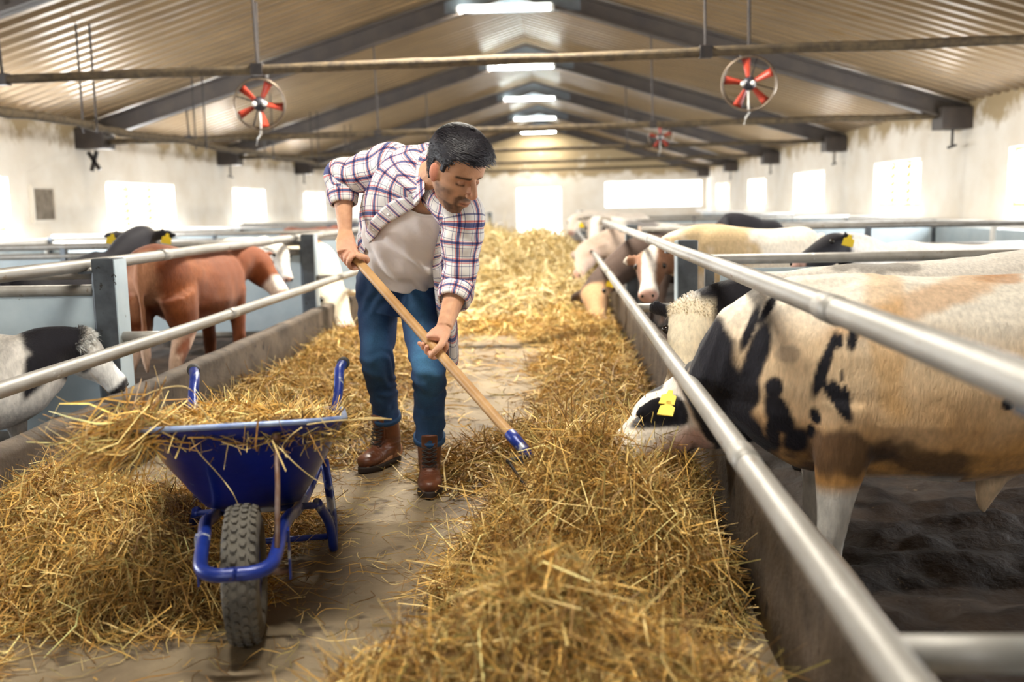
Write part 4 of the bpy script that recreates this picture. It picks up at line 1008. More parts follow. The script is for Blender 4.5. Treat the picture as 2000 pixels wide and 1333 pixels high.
    for i, vt in enumerate(np.linspace(0, 1, nv)):
        row = []; uvr = []
        for j, t in enumerate(np.linspace(0, 1, nq)):
            vlo = float(np.interp(t, [0, .12, .45, .8, 1], [.36, .34, .26, .12, .10])); v = vlo + (.995 - vlo) * vt
            a0, a1 = thl(v), 2 * PI + thr(v); q = a0 + (a1 - a0) * t
            fold = .010 * noise.noise(Vector((v * 5, q * 2.2, 7))) + .006 * math.sin(9 * q + 6 * v) * max(0, .75 - v)
            # gathers pulling towards the raised right armpit
            ga = math.exp(-((q - 2.95) / .6) ** 2) * math.exp(-((v - .68) / .16) ** 2); fold += .007 * ga * math.sin(26 * (q - 2.9) - 30 * (v - .7))
            p = torso(v, q, 1.05, .024 + fold)
            if v < v0:
                h0 = torso(v0, q, 1.05, .026 + fold); hang = h0 + V3(0, .0, -1) * (v0 - v) * 1.08 + nrm(V3(*(h0 - torso(v0, 0, 0))[:2], 0)) * .05 * (v0 - v) / v0
                wq = max(math.exp(-((q - 2 * PI - .25) / .55) ** 2), math.exp(-((q - 3.0) / .55) ** 2) * .75, .25 * math.exp(-((q - 4.7) / 1.2) ** 2))
                p = p * (1 - wq) + hang * wq
            row.append(p); u_, w_ = (q - PI * 1.5) * .168 + .02, v * .62; ro = .62 * (1 if q < 4.7 else -.15); uvr.append((u_ * math.cos(ro) - w_ * math.sin(ro), u_ * math.sin(ro) + w_ * math.cos(ro)))
        G.append(row); UVs.append(uvr)
    sb = grid_mesh('plaid_shirt', G, UVs, M_PLAID, man, False, None, .003)
    # plackets along both front edges with buttons
    for sd, c0, c1 in (('l', 0, 5), ('r', nq - 6, nq - 1)):
        G2 = [[G[i][c] + nrm(G[i][c] - torso(np.linspace(.3, .995, nv)[i], 0, 0)) * .003 for c in range(c0, c1 + 1)] for i in range(0, nv)]
        U2 = [[(c * .0032, i * .0074) for c in range(c1 - c0 + 1)] for i in range(nv)]
        grid_mesh('placket', G2, U2, M_PLAID, sb, False, None, .002)
        mc = 2 if sd == 'l' else nq - 3
        for i in (6, 22, 38, 54):
            nn_ = nrm(np.cross(G[i + 1][mc] - G[i][mc], G[i][mc + 1] - G[i][mc])); nn_ = nn_ if nn_ @ (G[i][mc] - torso(.5, 0, 0)) > 0 else -nn_
            c = G[i][mc] + nn_ * .006; MB().tube([c, c + nn_ * .003], .0055, 10).build('button', M_BUTTON, sb, True)
    def sleeve(pts, name, ang0, wr, seed, u0):
        Cc = catmull(pts, 14); Gs = []; Us = []; m_ = 56; acc = 0
        ref = nrm(J['shL'] - J['shR']) if seed == 2 else V3(0, 0, 1)
        for i in range(len(Cc)):
            t = nrm(Cc[min(i + 1, len(Cc) - 1), :3] - Cc[max(i - 1, 0), :3]); a = nrm(np.cross(t, V3(.2, -1, .1))); c = np.cross(t, a)
            if i: acc += np.linalg.norm(Cc[i, :3] - Cc[i - 1, :3])
            row = []; ur = []
            for j, q in enumerate(np.linspace(0, 2 * PI, m_, endpoint=False)):
                f_ = wr * (.5 * math.sin(acc * 62 + 2.5 * math.cos(q + seed) + 3 * noise.noise(Vector((acc * 8, q, seed)))) + .9 * noise.noise(Vector((acc * 14, math.cos(q) * 1.5, math.sin(q) * 1.5 + seed))))
                r = Cc[i, 3] + f_; row.append(Cc[i, :3] + r * (math.cos(q) * a + math.sin(q) * c)); ur.append((q * .068 + u0, acc))
            row.append(row[0]); ur.append((2 * PI * .068 + u0, acc))
            Gs.append(row); Us.append(ur)
        return grid_mesh(name, Gs, Us, M_PLAID, sb, False, None, .003), Cc
    sR, eR, wR = J['shR'], J['elR'], J['wrR']; sL, eL, wL = J['shL'], J['elL'], J['wrL']
    inn = lambda s, o: s + (torso(.8, 0, 0) - s) * o
    sleeve([[*(nb * .86 + sR * .14 - V3(0, -.02, .012)), .073], [*(nb * .45 + sR * .55 - V3(0, -.01, .012)), .080], [*sR, .083], [*(sR * .6 + eR * .4), .078], [*(sR * .25 + eR * .75), .070], [*(eR + V3(-.008, 0, .008)), .064], [*(eR * .82 + wR * .18), .060], [*(eR * .66 + wR * .34), .052]], 'sleeve', 0, .0078, 1, .01)
    sleeve([[*(nb * .80 + sL * .20 - V3(-.0, -.03, .01)), .070], [*(nb * .4 + sL * .6 - V3(0, -.01, .005)), .078], [*sL, .080], [*(sL * .65 + eL * .35), .075], [*(sL * .3 + eL * .7), .066], [*eL, .062], [*(eL * .8 + wL * .2), .059], [*(eL * .66 + wL * .34), .056]], 'sleeve', 0, .0078, 2, .03)
    for e0, w0, o0, o1, r0, r1 in ((eR, wR, .20, .50, .062, .052), (eL, wL, .18, .44, .064, .057)):
        p0, p1 = e0 + (w0 - e0) * o0, e0 + (w0 - e0) * o1; t = nrm(p1 - p0); a = nrm(np.cross(t, V3(.2, -1, .1))); c = np.cross(t, a); Gs, Us = [], []
        for k, (f_, dr) in enumerate(((.0, -.004), (.04, .003), (.15, .004), (.4, .004), (.6, .003), (.85, .003), (.97, .001), (1.0, -.006))):
            r = r0 + (r1 - r0) * f_ + dr
            row = [p0 + (p1 - p0) * f_ + (r + .002 * noise.noise(Vector((math.cos(q) * 2, math.sin(q) * 2, f_)))) * (math.cos(q) * a + math.sin(q) * c) for q in np.linspace(0, 2 * PI, 49)]
            Gs.append(row); Us.append([(q * .066 + .04, f_ * .075 + .2) for q in np.linspace(0, 2 * PI, 49)])
        grid_mesh('cuff', Gs, Us, M_PLAID, sb, False, None, .003)
    # collar: stands round the neck and folds over, points on the chest
    Ci = catmull([at(830, 374, 3.66), at(831, 352, 3.69), at(839, 318, 3.745), at(856, 297, 3.86), at(886, 300, 3.92), at(908, 330, 3.84), at(910, 372, 3.70), at(896, 408, 3.60)], 9)
    axn = nrm(nt - nb); Gs, Us = [], []; nC = len(Ci)
    for k, (o_out, o_dn) in enumerate(((.000, .030), (-.002, .008), (.0, -.006), (.006, -.010), (.014, -.004), (.024, .012), (.033, .028), (.040, .042))):
        row = []; ur = []
        for j, p in enumerate(Ci):
            ed = min(j, nC - 1 - j) / nC; c = nb + axn * ((p - nb) @ axn); ow = nrm(p - c); tip = float(smoothstep(.14, .0, np.array(ed))) * max(k - 3, 0) / 4
            tg = nrm(Ci[min(j + 1, nC - 1)] - Ci[max(j - 1, 0)]) * (-1 if j < nC / 2 else 1)
            row.append(p + ow * (o_out + .006) - axn * o_dn + tg * tip * .010); ur.append((j * .0105, k * .012 + .055))
        Gs.append(row); Us.append(ur)
    grid_mesh('collar', Gs, Us, M_PLAID, sb, False, None, .003)
    Gy, Uy = [], []
    for k in np.linspace(0, 1, 10):
        row = []; ur = []
        for j in range(nq):
            t = j / (nq - 1) * (nC - 1); i = min(int(t), nC - 2); c = Ci[i] + (Ci[i + 1] - Ci[i]) * (t - i); c = c - axn * .02 + nrm(c - nb - axn * ((c - nb) @ axn)) * .004
            p = G[-1][j] * (1 - k) + c * k; ow = nrm(p - torso(.85, 0, 0)); row.append(p + ow * .022 * math.sin(PI * k)); ur.append((UVs[-1][j][0], UVs[-1][j][1] + k * .09))
        Gy.append(row); Uy.append(ur)
    grid_mesh('yoke', Gy, Uy, M_PLAID, sb, False, None, .003)

    # jeans --------------------------------------------------------------
    b = MB()
    b.rings([[torso(v, q, 1.03 - .03 * float(smoothstep(.25, .36, np.array(v))), .012) for q in np.linspace(0, 2 * PI, 28, endpoint=False)] for v in np.linspace(0, .385, 14)])
    for s in ('R', 'L'):
        hp_, kn, an = J['hip' + s], J['knee' + s], J['ank' + s]
        end = an + (kn - an) * (.30 if s == 'R' else .27)
        cr = hp_ + V3(0, .0, .04)
        limb(b, [[*(cr + V3(0, 0, .05)), .092, .115], [*cr, .094, .115], [*(hp_ * .72 + kn * .28 + V3(0, .0, 0)), .090, .103], [*(hp_ * .4 + kn * .6), .082, .088], [*(kn + V3(0, -.008, .02)), .073, .078], [*(kn * .8 + an * .2 + V3(0, .012, 0)), .068, .075], [*(kn * .5 + an * .5 + V3(0, .015, 0)), .064, .072], [*(end + (kn - an) * .06), .060, .066], [*end, .062, .068]], (1, 0, 0), 6, 24)
    me = remesh(b, .0065, 4, .5); C = coords(me); nn = np.zeros(len(C) * 3, np.float32); me.vertices.foreach_get('normal', nn); nn = nn.reshape(-1, 3)
    w = np.zeros(len(C))
    for s in ('R', 'L'):
        hp_, kn, an = J['hip' + s], J['knee' + s], J['ank' + s]; sg = (C[:, 0] > -.655) if s == 'L' else (C[:, 0] <= -.655)
        z = C[:, 2]; kz = kn[2]
        ph = fbm(C, 7, 5 if s == 'R' else 6, 2)
        behind = np.exp(-((z - kz + .02) / .10) ** 2); w += sg * behind * .0042 * np.sin(z * 75 + ph * 9 + (C[:, 0]) * 20)
        ankf = np.exp(-((z - .30) / .09) ** 2); w += sg * ankf * .0042 * np.sin(z * 85 + ph * 9)
        crf = np.exp(-((z - .80) / .08) ** 2); w += sg * crf * .0045 * np.sin((z * .8 + (C[:, 0] + .66) * (1.2 if s == 'L' else -1.2)) * 75 + ph * 4)
    w += .009 * fbm(C, 8, 12, 3)
    C2 = C + nn * w[:, None]
    A = np.tile(V3(.010, .028, .088), (len(C), 1))
    for s in ('R', 'L'):
        hp_, kn, an = J['hip' + s], J['knee' + s], J['ank' + s]
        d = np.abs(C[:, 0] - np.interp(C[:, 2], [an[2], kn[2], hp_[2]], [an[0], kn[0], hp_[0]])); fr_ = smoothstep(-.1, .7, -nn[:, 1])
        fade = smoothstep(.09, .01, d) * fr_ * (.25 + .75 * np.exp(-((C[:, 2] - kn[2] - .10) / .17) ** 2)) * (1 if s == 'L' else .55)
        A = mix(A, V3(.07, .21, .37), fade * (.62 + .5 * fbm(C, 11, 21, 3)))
    A = mix(A, V3(.03, .08, .17), .4 * smoothstep(.1, .5, fbm(C, 14, 22, 3)))
    o_ = np.array(man['_o']); set_col(me, np.clip(A, 0, 1)); me.vertices.foreach_set('co', (C2 - o_).astype(np.float32).ravel()); me.update()
    jn = link(me, 'jeans', M_DENIM, man, True, o_)
    # waistband, fly seam, hems
    b = MB(); Rr = [[torso(v, q, 1.0, .013 if k in (0, 3) else .0155) for q in np.linspace(0, 2 * PI, 49)] for k, v in enumerate((.335, .342, .378, .386))]
    b.rings(Rr, cap=False); o2 = b.build('waistband', M_DENIM, jn, True); set_col(o2.data, np.tile(V3(.010, .026, .075), (len(b.v), 1)))
    b = MB(); b.tube([torso(v, 1.62 + .1 * (v - .1), 1.025, .012) for v in np.linspace(.10, .34, 10)], .003, 6); o2 = b.build('fly_seam', M_DENIM, jn, True); set_col(o2.data, np.tile(V3(.02, .05, .12), (len(b.v), 1)))
    for s, oo in (('R', .30), ('L', .27)):
        kn, an = J['knee' + s], J['ank' + s]; e_ = an + (kn - an) * oo; t = nrm(kn - an)
        b = MB(); b.disc_ring(e_ + t * .006, t, .055, .0675, .012, 40); o2 = b.build('hem', M_DENIM, jn, True); set_col(o2.data, np.tile(V3(.02, .06, .14), (len(b.v), 1)))

    # boots ---------------------------------------------------------------
    for s in ('R', 'L'):
        an, to, kn = J['ank' + s], J['toe' + s], J['knee' + s]
        f = nrm(V3(*(to - an)[:2], 0)); l = np.cross((0, 0, 1), f); heel = V3(*an[:2], 0) - f * .055; fl = np.linalg.norm((to - heel)[:2])
        q = lambda u, r, z: heel + f * u * fl + l * r + V3(0, 0, z)
        up = nrm(kn - an); topc = an + up * .135
        b = MB()
        limb(b, [[*(topc + up * .012), .050, .058], [*topc, .052, .060], [*(an + up * .07), .050, .058], [*(an + up * .01 + f * .005), .047, .060], [*(V3(*an[:2], .055) + f * .005), .042, .062], [*(V3(*an[:2], .035)), .038, .06]], l, 5, 20)
        limb(b, [[*q(.04, 0, .062), .030, .036], [*q(.15, 0, .062), .039, .044], [*q(.36, 0, .072), .042, .052], [*q(.55, 0, .060), .046, .042], [*q(.74, 0, .050), .051, .032], [*q(.90, 0, .046), .044, .028], [*q(.99, 0, .040), .020, .018]], l, 5, 18, .9)
        me = remesh(b, .006, 4, .5); C = coords(me); nn = np.zeros(len(C) * 3, np.float32); me.vertices.foreach_get('normal', nn); nn = nn.reshape(-1, 3)
        cr_ = np.exp(-(((C - q(.66, 0, .07)) @ f) / .03) ** 2) * .0025 * np.sin(((C - q(.66, 0, .07)) @ f) * 420) + np.exp(-((C[:, 2] - .11) / .03) ** 2) * .0025 * np.sin(C[:, 2] * 330)
        C = C + nn * cr_[:, None]; me.vertices.foreach_set('co', (C - o_).astype(np.float32).ravel()); me.update()
        bt = link(me, 'boot', M_LEATHER, man, True, o_)
        b = MB(); R = []
        for z, inf in ((.0, -.002), (.004, .003), (.022, .003), (.027, .001)):
            ol = []
            for a in np.linspace(0, 2 * PI, 44, endpoint=False):
                u = .5 + .53 * math.cos(a); wd_ = np.interp(u, [0, .1, .3, .5, .72, .9, 1.0], [.03, .037, .037, .040, .053, .046, .03]); ol.append(q(u, (wd_ + inf) * math.copysign(abs(math.sin(a)) ** .6, math.sin(a)), z))
            R.append(ol)
        b.rings(R); b.build('sole', M_SOLE, bt, True)
        b = MB(); limb(b, [[*(q(.62, 0, .098)), .022, .006], [*q(.48, 0, .122), .026, .007], [*(an + f * .066 + up * .06), .030, .007], [*(topc + f * .062 + up * .0), .034, .006], [*(topc + f * .068 + up * .022), .032, .004]], l, 4, 14); b.build('tongue', M_LEATHER, bt, True)
        for k in range(5):
            t = k / 4; c = (q(.60, 0, .105) * (1 - t) + (an + f * .074 + up * .085) * t) + (f * .4 + V3(0, 0, .6)) * .016 * math.sin(PI * t) * .5
            for sg in (-1, 1):
                b = MB(); b.tube([c + l * sg * .030 - f * .006, c + f * .007 + V3(0, 0, .004), c - l * sg * .030 - f * .004 + V3(0, 0, .016)], .0032, 6); b.build('lace', M_LACE, bt, True)
    return man
MAN = make_man()


# ================================================================== wheelbarrow
M_BLUE = mat('blue paint', (.004, .016, .22), (.003, .010, .13), 4, .32, 0, .05, 30, spots=[((.16, .22, .36), 26, .70)], coat=.3)
M_BLUE2 = mat('worn blue paint', (.012, .035, .27), (.006, .02, .16), 6, .35, .1, .05, 40, spots=[((.40, .42, .46), 11, .60), ((.18, .09, .05), 17, .66)])
M_RIMW = mat('worn rim edge', (.38, .46, .60), (.10, .16, .40), 9, .4, .3)
M_RUSTY = mat('rusty rod', (.16, .075, .04), (.24, .18, .16), 16, .6, .4, .1, 60)
M_TYRE = mat('dusty tyre', (.14, .125, .10), (.055, .05, .045), 12, .85, 0, .2, 60)
BO = at(486, 1250, Z=0); BB = nrm((-.225, .975, 0)); BR = V3(BB[1], -BB[0], 0); BZ = V3(0, 0, 1)
def bw(b, r, z): return BO + BB * b + BR * r + BZ * z
def bt(b, r, z): return bw(b, r, z - .165 * (b - .03))     # the tray leans back
def bar(): 
    e = empty('wheelbarrow', BO, 'blue metal wheelbarrow loaded with hay in front of the man', 'wheelbarrow')
    # tray
    def rr(t, n=9):
        hw = .150 + .140 * t ** .9; b0 = .30 - .27 * t; b1 = .80 + .22 * t; rad = .11 + .02 * t; out = []
        hf = hw
        for cx, cy, a0 in ((hf - rad, b0 + rad, -PI / 2), (hf - rad, b1 - rad, 0), (-hf + rad, b1 - rad, PI / 2), (-hf + rad, b0 + rad, PI)):
            for q in np.linspace(a0, a0 + PI / 2, n): out.append((cx + rad * math.cos(q), cy + rad * math.sin(q)))
        return out
    z0, z1 = .325, .60
    R = []
    for t, zz, ins in [(-.02, 0, .10), (-.02, .0, .05), (.0, .008, .012), (.05, .03, 0)] + [(t, .03 + (z1 - z0 - .03) * (t - .05) / .95, 0) for t in np.linspace(.2, 1, 8)]:
        o = rr(max(t, 0)); c = np.mean(o, axis=0)
        R.append([bt(p[1] + (c[1] - p[1]) * ins * 3, p[0] + (c[0] - p[0]) * ins * 3, z0 + zz) for p in o])
    b = MB(); b.rings(R, cap=False); n = len(R[0]); b.f.append(tuple(range(n))[::-1])
    tr = b.build('tray', M_BLUE, e, True); s = tr.modifiers.new('s', 'SOLIDIFY'); s.thickness = .004
    b = MB(); pts = R[-1] + [R[-1][0], R[-1][1]]; b.tube(pts, .0085, 8, cap=False); b.build('rim', M_RIMW, tr, True)
    # frame tubes: grip - under tray - bumper
    for s in (-1, 1):
        P = [bw(1.38, s * .285, .525), bw(1.2, s * .275, .455), bw(1.0, s * .235, .345), bw(.85, s * .16, .19), bw(.6, s * .135, .20), bw(.36, s * .125, .245), bw(.18, s * .118, .29), bw(.02, s * .104, .30), bw(-.15, s * .094, .285), bw(-.205, s * .078, .278), bw(-.228, s * .045, .275), bw(-.232, 0, .275)]
        P = catmull(P, 6); b = MB(); b.tube(P, .0185, 12); b.build('frame_tube', M_BLUE2, e, True)
        g0, g1 = bw(1.38, s * .285, .525), bw(1.46, s * .30, .535)
        b = MB(); b.tube([bw(1.2, s * .275, .455), g0, g1, bw(1.47, s * .30, .535)], [.0185, .02, .021, .016], 14); b.build('handle', M_BLUE2, e, True)
        b = MB(); b.tube([bw(1.45, s * .298, .535), bw(1.46, s * .299, .535), bw(1.49, s * .305, .536), bw(1.5, s * .306, .536)], [.022, .026, .026, .012], 14); b.build('grip', M_RUBBER, e, True)
        b = MB(); P = catmull([bw(.52, s * .19, .225), bw(.62, s * .225, .12), bw(.67, s * .235, .018), bw(.73, s * .235, .018), bw(.78, s * .235, .12), bw(.86, s * .215, .28)], 5)
        b.tube(P, .016, 10); b.build('leg', M_BLUE2, e, True)
    MB().tube([bw(.66, -.235, .06), bw(.66, .235, .06)], .011, 8).build('leg_stretcher', M_BLUE2, e, True)
    MB().tube([bw(.52, -.19, .215), bw(.52, .19, .215)], .012, 8).build('cross_bar', M_BLUE2, e, True)
    MB().tube([bw(.045, .10, .555), bw(.0, .10, .43), bw(-.135, .098, .30)], .0075, 8).build('brace', M_RUSTY, e, True)
    b = MB(); ball(b, bw(.042, .10, .56), .014, n=10); b.build('bolt', M_RUSTY, e, True)
    # wheel
    wc = bw(0, 0, .19); b = MB(); R = []
    prof = [(.112, .034), (.118, .045), (.14, .05), (.165, .045), (.18, .034), (.1855, .016), (.1865, 0)]
    prof = prof + [(r, -w) for r, w in prof[-2::-1]]
    for q in np.linspace(0, 2 * PI, 65):
        d = math.cos(q) * BB + math.sin(q) * BZ; R.append([wc + r * d + w * BR for r, w in prof])
    b.rings(R, cap=False); wh = b.build('wheel', M_TYRE, e, True)
    b = MB()
    for row, w in enumerate((-.033, -.0115, .0115, .033)):
        for k in range(40):
            q = (k + .5 * (row % 2)) * 2 * PI / 40; d = math.cos(q) * BB + math.sin(q) * BZ; t = -math.sin(q) * BB + math.cos(q) * BZ
            rad = .186 - (.006 if abs(w) > .02 else 0); dd = nrm(d + BR * (w * 14 if abs(w) > .02 else 0) * 1.2)
            hx = [(math.cos(a) * .0092, math.sin(a) * .0115) for a in np.linspace(0, 2 * PI, 6, endpoint=False)]
            sd = np.cross(dd, t)
            c = wc + rad * d + w * BR
            b.rings([[c + hh * dd + px * sd + py * t for px, py in hx] for hh in (-.006, .006)])
    tag(b.build('tread_blocks', M_TYRE, wh), kind='stuff')
    b = MB(); R = []
    for q in np.linspace(0, 2 * PI, 49):
        d = math.cos(q) * BB + math.sin(q) * BZ; R.append([wc + r * d + w * BR for r, w in ((.116, .036), (.1, .03), (.095, .012), (.03, .012), (.028, .045), (.008, .045), (.008, -.045), (.028, -.045), (.03, -.012), (.095, -.012), (.1, -.03), (.116, -.036))])
    b.rings(R, cap=False); b.build('hub', M_BLUE2, wh, True)
    MB().tube([wc - BR * .125, wc + BR * .125], .009, 10).build('axle', M_RUSTY, e, True)
    for s in (-1, 1): MB().obox(wc + BR * s * .122 + BZ * .05, BB, BR, BZ, (.018, .003, .07)).build('axle_plate', M_BLUE2, e)
bar()

# ================================================================== fork
M_WOOD = mat('worn wooden shaft', (.50, .29, .115), (.36, .19, .065), 7, .5, 0, .06, 50, stretch=(1, 1, 1), spots=[((.22, .11, .04), 13, .70)])
def fork():
    e = empty('hay_fork', TE, 'long handled fork with a pale wooden shaft in the man\'s hands', 'fork')
    b = MB(); ts = np.linspace(-.10, 1.10, 26); P = [on_tool(t) for t in ts]; Lt = np.linalg.norm(TE - TU)
    P = [on_tool(t) for t in np.linspace(-.12, Lt - .02, 30)]; b.tube(P, [.0165] + [.0178] * 28 + [.019], 14); b.build('shaft', M_WOOD, e, True)
    b = MB(); b.tube([on_tool(Lt - .055), on_tool(Lt - .02), on_tool(Lt + .03), on_tool(Lt + .07)], [.0205, .021, .019, .013], 14); b.build('socket', M_BLUE2, e, True)
    a0 = on_tool(Lt + .06); lat = nrm(np.cross(TS, (0, 0, 1))); dn = nrm(np.cross(lat, TS)); dn = dn if dn[2] < 0 else -dn
    b = MB(); b.tube([a0 - lat * .095, a0 + lat * .095], .008, 8); b.build('cross_head', M_DARK, e, True)
    for k in np.linspace(-.09, .09, 5):
        b = MB(); p = a0 + lat * k; b.tube(catmull([p, p + TS * .08 + dn * .012, p + TS * .17 + dn * .012, p + TS * .26 - dn * .012], 4), list(np.linspace(.0055, .0025, 13)), 8); b.build('tine', M_DARK, e, True)
fork()

# ================================================================== hay
M_HAY = mat_attr('hay', .62, nscale=40, namp=.22, bump=0, spec=.35)
PAL = np.array([(.58, .36, .10), (.46, .27, .065), (.70, .52, .22), (.30, .16, .04), (.28, .22, .07), (.52, .38, .14), (.16, .085, .025), (.22, .12, .035)])
RNG = np.random.default_rng(11)
def ribbons(P0, D, ln, wd, curl, K=5, lift=None):
    """curved flat stalks; P0 (N,3) middle points, D unit directions"""
    N = len(P0); r = RNG.normal(0, 1, (N, 3)); side = np.cross(D, r); side /= np.linalg.norm(side, axis=1)[:, None] + 1e-9
    bend = np.cross(side, D)
    r2 = RNG.normal(0, 1, (N, 3)); kink = r2 - (r2 * D).sum(1)[:, None] * D
    t = np.linspace(-.5, .5, K); V = np.zeros((N, K, 2, 3))
    for j, q in enumerate(t):
        c = P0 + D * (ln * q)[:, None] + kink * (ln * curl * (q * q * 4 - .35) * .28)[:, None] + bend * (ln * curl * .1 * math.sin(q * 7))[:, None]
        w = wd * (1 - .55 * abs(q) * 2 * (q > 0))
        V[:, j, 0] = c - side * w[:, None]; V[:, j, 1] = c + side * w[:, None]
    base_ = (np.arange(N) * K * 2)[:, None, None]; j = np.arange(K - 1)[None, :, None] * 2
    Fq = base_ + j + np.array([0, 1, 3, 2])[None, None, :]
    return V.reshape(-1, 3), Fq.reshape(-1, 4)
def strand_cols(N, K, pal=None, bright=1, sd=.2):
    p = PAL if pal is None else pal
    c = p[RNG.integers(0, len(p), N)] * np.clip(RNG.normal(1.30, sd, N), .5, 1.8)[:, None] * bright
    return np.repeat(c, K * 2, axis=0)
def fast_mesh(name, V, Fq, cols, label, cat, tris=None, group=None, parent=None):
    me = bpy.data.meshes.new(name); n = len(Fq)
    me.vertices.add(len(V)); me.vertices.foreach_set('co', V.astype(np.float32).ravel())
    me.loops.add(n * 4); me.loops.foreach_set('vertex_index', Fq.astype(np.int32).ravel())
    me.polygons.add(n); me.polygons.foreach_set('loop_start', np.arange(0, n * 4, 4, dtype=np.int32))
    me.update(calc_edges=True); me.validate()
    set_col(me, np.clip(cols, 0, 1))
    o = link(me, name, M_HAY, parent, False)
    tag(o, label, cat, group, 'stuff'); return o
def heightfn(mounds):
    def fn(x, y):
        z = np.zeros_like(x)
        for cx, cy, rx, ry, h, p in mounds:
            q = np.hypot((x - cx) / rx, (y - cy) / ry); z = np.maximum(z, h * np.clip(1 - q ** p, 0, None) + .35 * np.minimum(z, h * np.clip(1 - q ** p, 0, None)))
        return z
    return fn
def n2(x, y, s, seed): return np.array([noise.noise(Vector((a * s, b * s, seed))) for a, b in zip(x, y)])
XA, XB = -1.965, .53
def hay(name, label, mounds, n, ln=(.10, .30), wd=.0021, curl=.8, step=.035, fluff=.02, rise=.28, bright=1, pal=None, basecol=(.10, .055, .016), edge=1.12, xlim=(XA, XB), rough=.05, K=5, carve=None):
    fn = heightfn(mounds)
    x0 = max(min(m[0] - m[2] for m in mounds), xlim[0]); x1 = min(max(m[0] + m[2] for m in mounds), xlim[1]); y0 = min(m[1] - m[3] for m in mounds); y1 = max(m[1] + m[3] for m in mounds)
    gx = np.arange(x0, x1 + step, step); gy = np.arange(y0, y1 + step, step); gx[-1] = min(gx[-1], xlim[1]); GX, GY = np.meshgrid(gx, gy)
    hz = fn(GX.ravel(), GY.ravel()); nz = n2(GX.ravel(), GY.ravel(), 5, 3) * .8 + n2(GX.ravel(), GY.ravel(), 14, 5) * .5
    Zg = np.where(hz > 0, hz * .93 + nz * rough * np.clip(hz / .1, 0, 1), 0) - .012
    V = np.stack([GX.ravel(), GY.ravel(), Zg], 1); w = len(gx); I = np.arange(len(gy) - 1)[:, None] * w + np.arange(w - 1)[None, :]
    Fq = np.stack([I, I + 1, I + w + 1, I + w], -1).reshape(-1, 4); keep = (Zg[Fq] > -.008).any(1); Fq = Fq[keep]
    cb = np.array(basecol) * (1 + .5 * nz)[:, None]  # base coloured darker than the stalks, standing in for shade between them
    # stalks, spread over the mounds by footprint
    ar = np.array([m[2] * m[3] for m in mounds]); pk = RNG.choice(len(mounds), n, p=ar / ar.sum()); mm = np.array(mounds)[pk]
    rr = np.sqrt(RNG.uniform(0, 1, n)) * edge; aa = RNG.uniform(0, 2 * PI, n)
    x = mm[:, 0] + mm[:, 2] * rr * np.cos(aa); y = mm[:, 1] + mm[:, 3] * rr * np.sin(aa)
    ok = (x > xlim[0] + .03) & (x < xlim[1] - .03); x, y = x[ok], y[ok]; n = len(x)
    e = .03; h0 = fn(x, y); gxx = (fn(x + e, y) - fn(x - e, y)) / (2 * e); gyy = (fn(x, y + e) - fn(x, y - e)) / (2 * e)
    az = RNG.uniform(0, 2 * PI, n); dx, dy = np.cos(az), np.sin(az)
    dz = gxx * dx + gyy * dy + RNG.normal(0, rise, n) * np.clip(h0 / .12 + .15, 0, 1)
    D = np.stack([dx, dy, dz], 1); D /= np.linalg.norm(D, axis=1)[:, None]
    L = RNG.uniform(ln[0], ln[1], n) * RNG.choice([.6, 1, 1, 1.35], n)
    nz2 = n2(x, y, 5, 3) * .8 + n2(x, y, 14, 5) * .5
    z = h0 * .95 + nz2 * rough * np.clip(h0 / .1, 0, 1) + np.abs(RNG.normal(0, fluff, n)) * np.clip(h0 / .1 + .12, 0, 1) + .004
    low = z - np.abs(D[:, 2]) * L * .5; z = np.where(low < .002, z + np.minimum(.002 - low, .05), z)
    # keep the stalks clear of the curbs
    half = np.abs(D[:, 0]) * L * .5; x = np.clip(x, xlim[0] + half, xlim[1] - half)
    P0 = np.stack([x, y, z], 1)
    W = wd * RNG.uniform(.5, 1.5, n)
    V2, F2 = ribbons(P0, D, L, W, curl, K); V2[:, 2] = np.maximum(V2[:, 2], .001)
    return fast_mesh(name, np.vstack([V, V2]), np.vstack([Fq, F2 + len(V)]), np.vstack([cb, strand_cols(n, K, pal, bright)]), label, 'hay')

hay('hay_pile', 'big loose hay pile under the fork in front of the near bull', [(.06, 3.12, .36, .44, .40, 1.6), (.24, 2.88, .31, .30, .26, 1.6), (.30, 3.42, .30, .40, .33, 1.7), (-.12, 2.92, .24, .32, .14, 1.5)], 17000, (.10, 0.32), .0016, .9, fluff=.03, rise=.42, rough=.07)
hay('hay_pile', 'blurred hay pile at the bottom edge nearest the camera', [(-.06, 2.02, .30, .28, .36, 1.6), (.20, 1.92, .32, .30, .22, 1.6), (-.30, 1.98, .30, .26, .19, 1.5)], 9000, (.10, .30), .0017, .9, fluff=.03, rise=.42, rough=.06)
hay('hay_pile', 'wide golden hay pile beside the left curb and the wheelbarrow', [(-1.5, 3.10, .46, .45, .24, 1.6), (-1.28, 2.85, .34, .26, .15, 1.5), (-1.80, 3.3, .35, .5, .22, 1.6), (-1.32, 3.5, .4, .4, .10, 1.5), (-1.75, 2.35, .25, .2, .08, 1.5)], 15000, (.08, .26), .0016, .8, fluff=.025, rise=.3, bright=1.08)
hay('hay_pile', 'hay strewn along the left curb behind the wheelbarrow', [(-1.6, 5.6, .5, 1.0, .18, 1.7), (-1.45, 6.6, .6, 1.0, .15, 1.7), (-1.2, 5.0, .45, .6, .09, 1.6), (-1.7, 7.8, .45, 1.0, .18, 1.6)], 11000, (.10, .34), .0024, .8, step=.05, bright=.82)
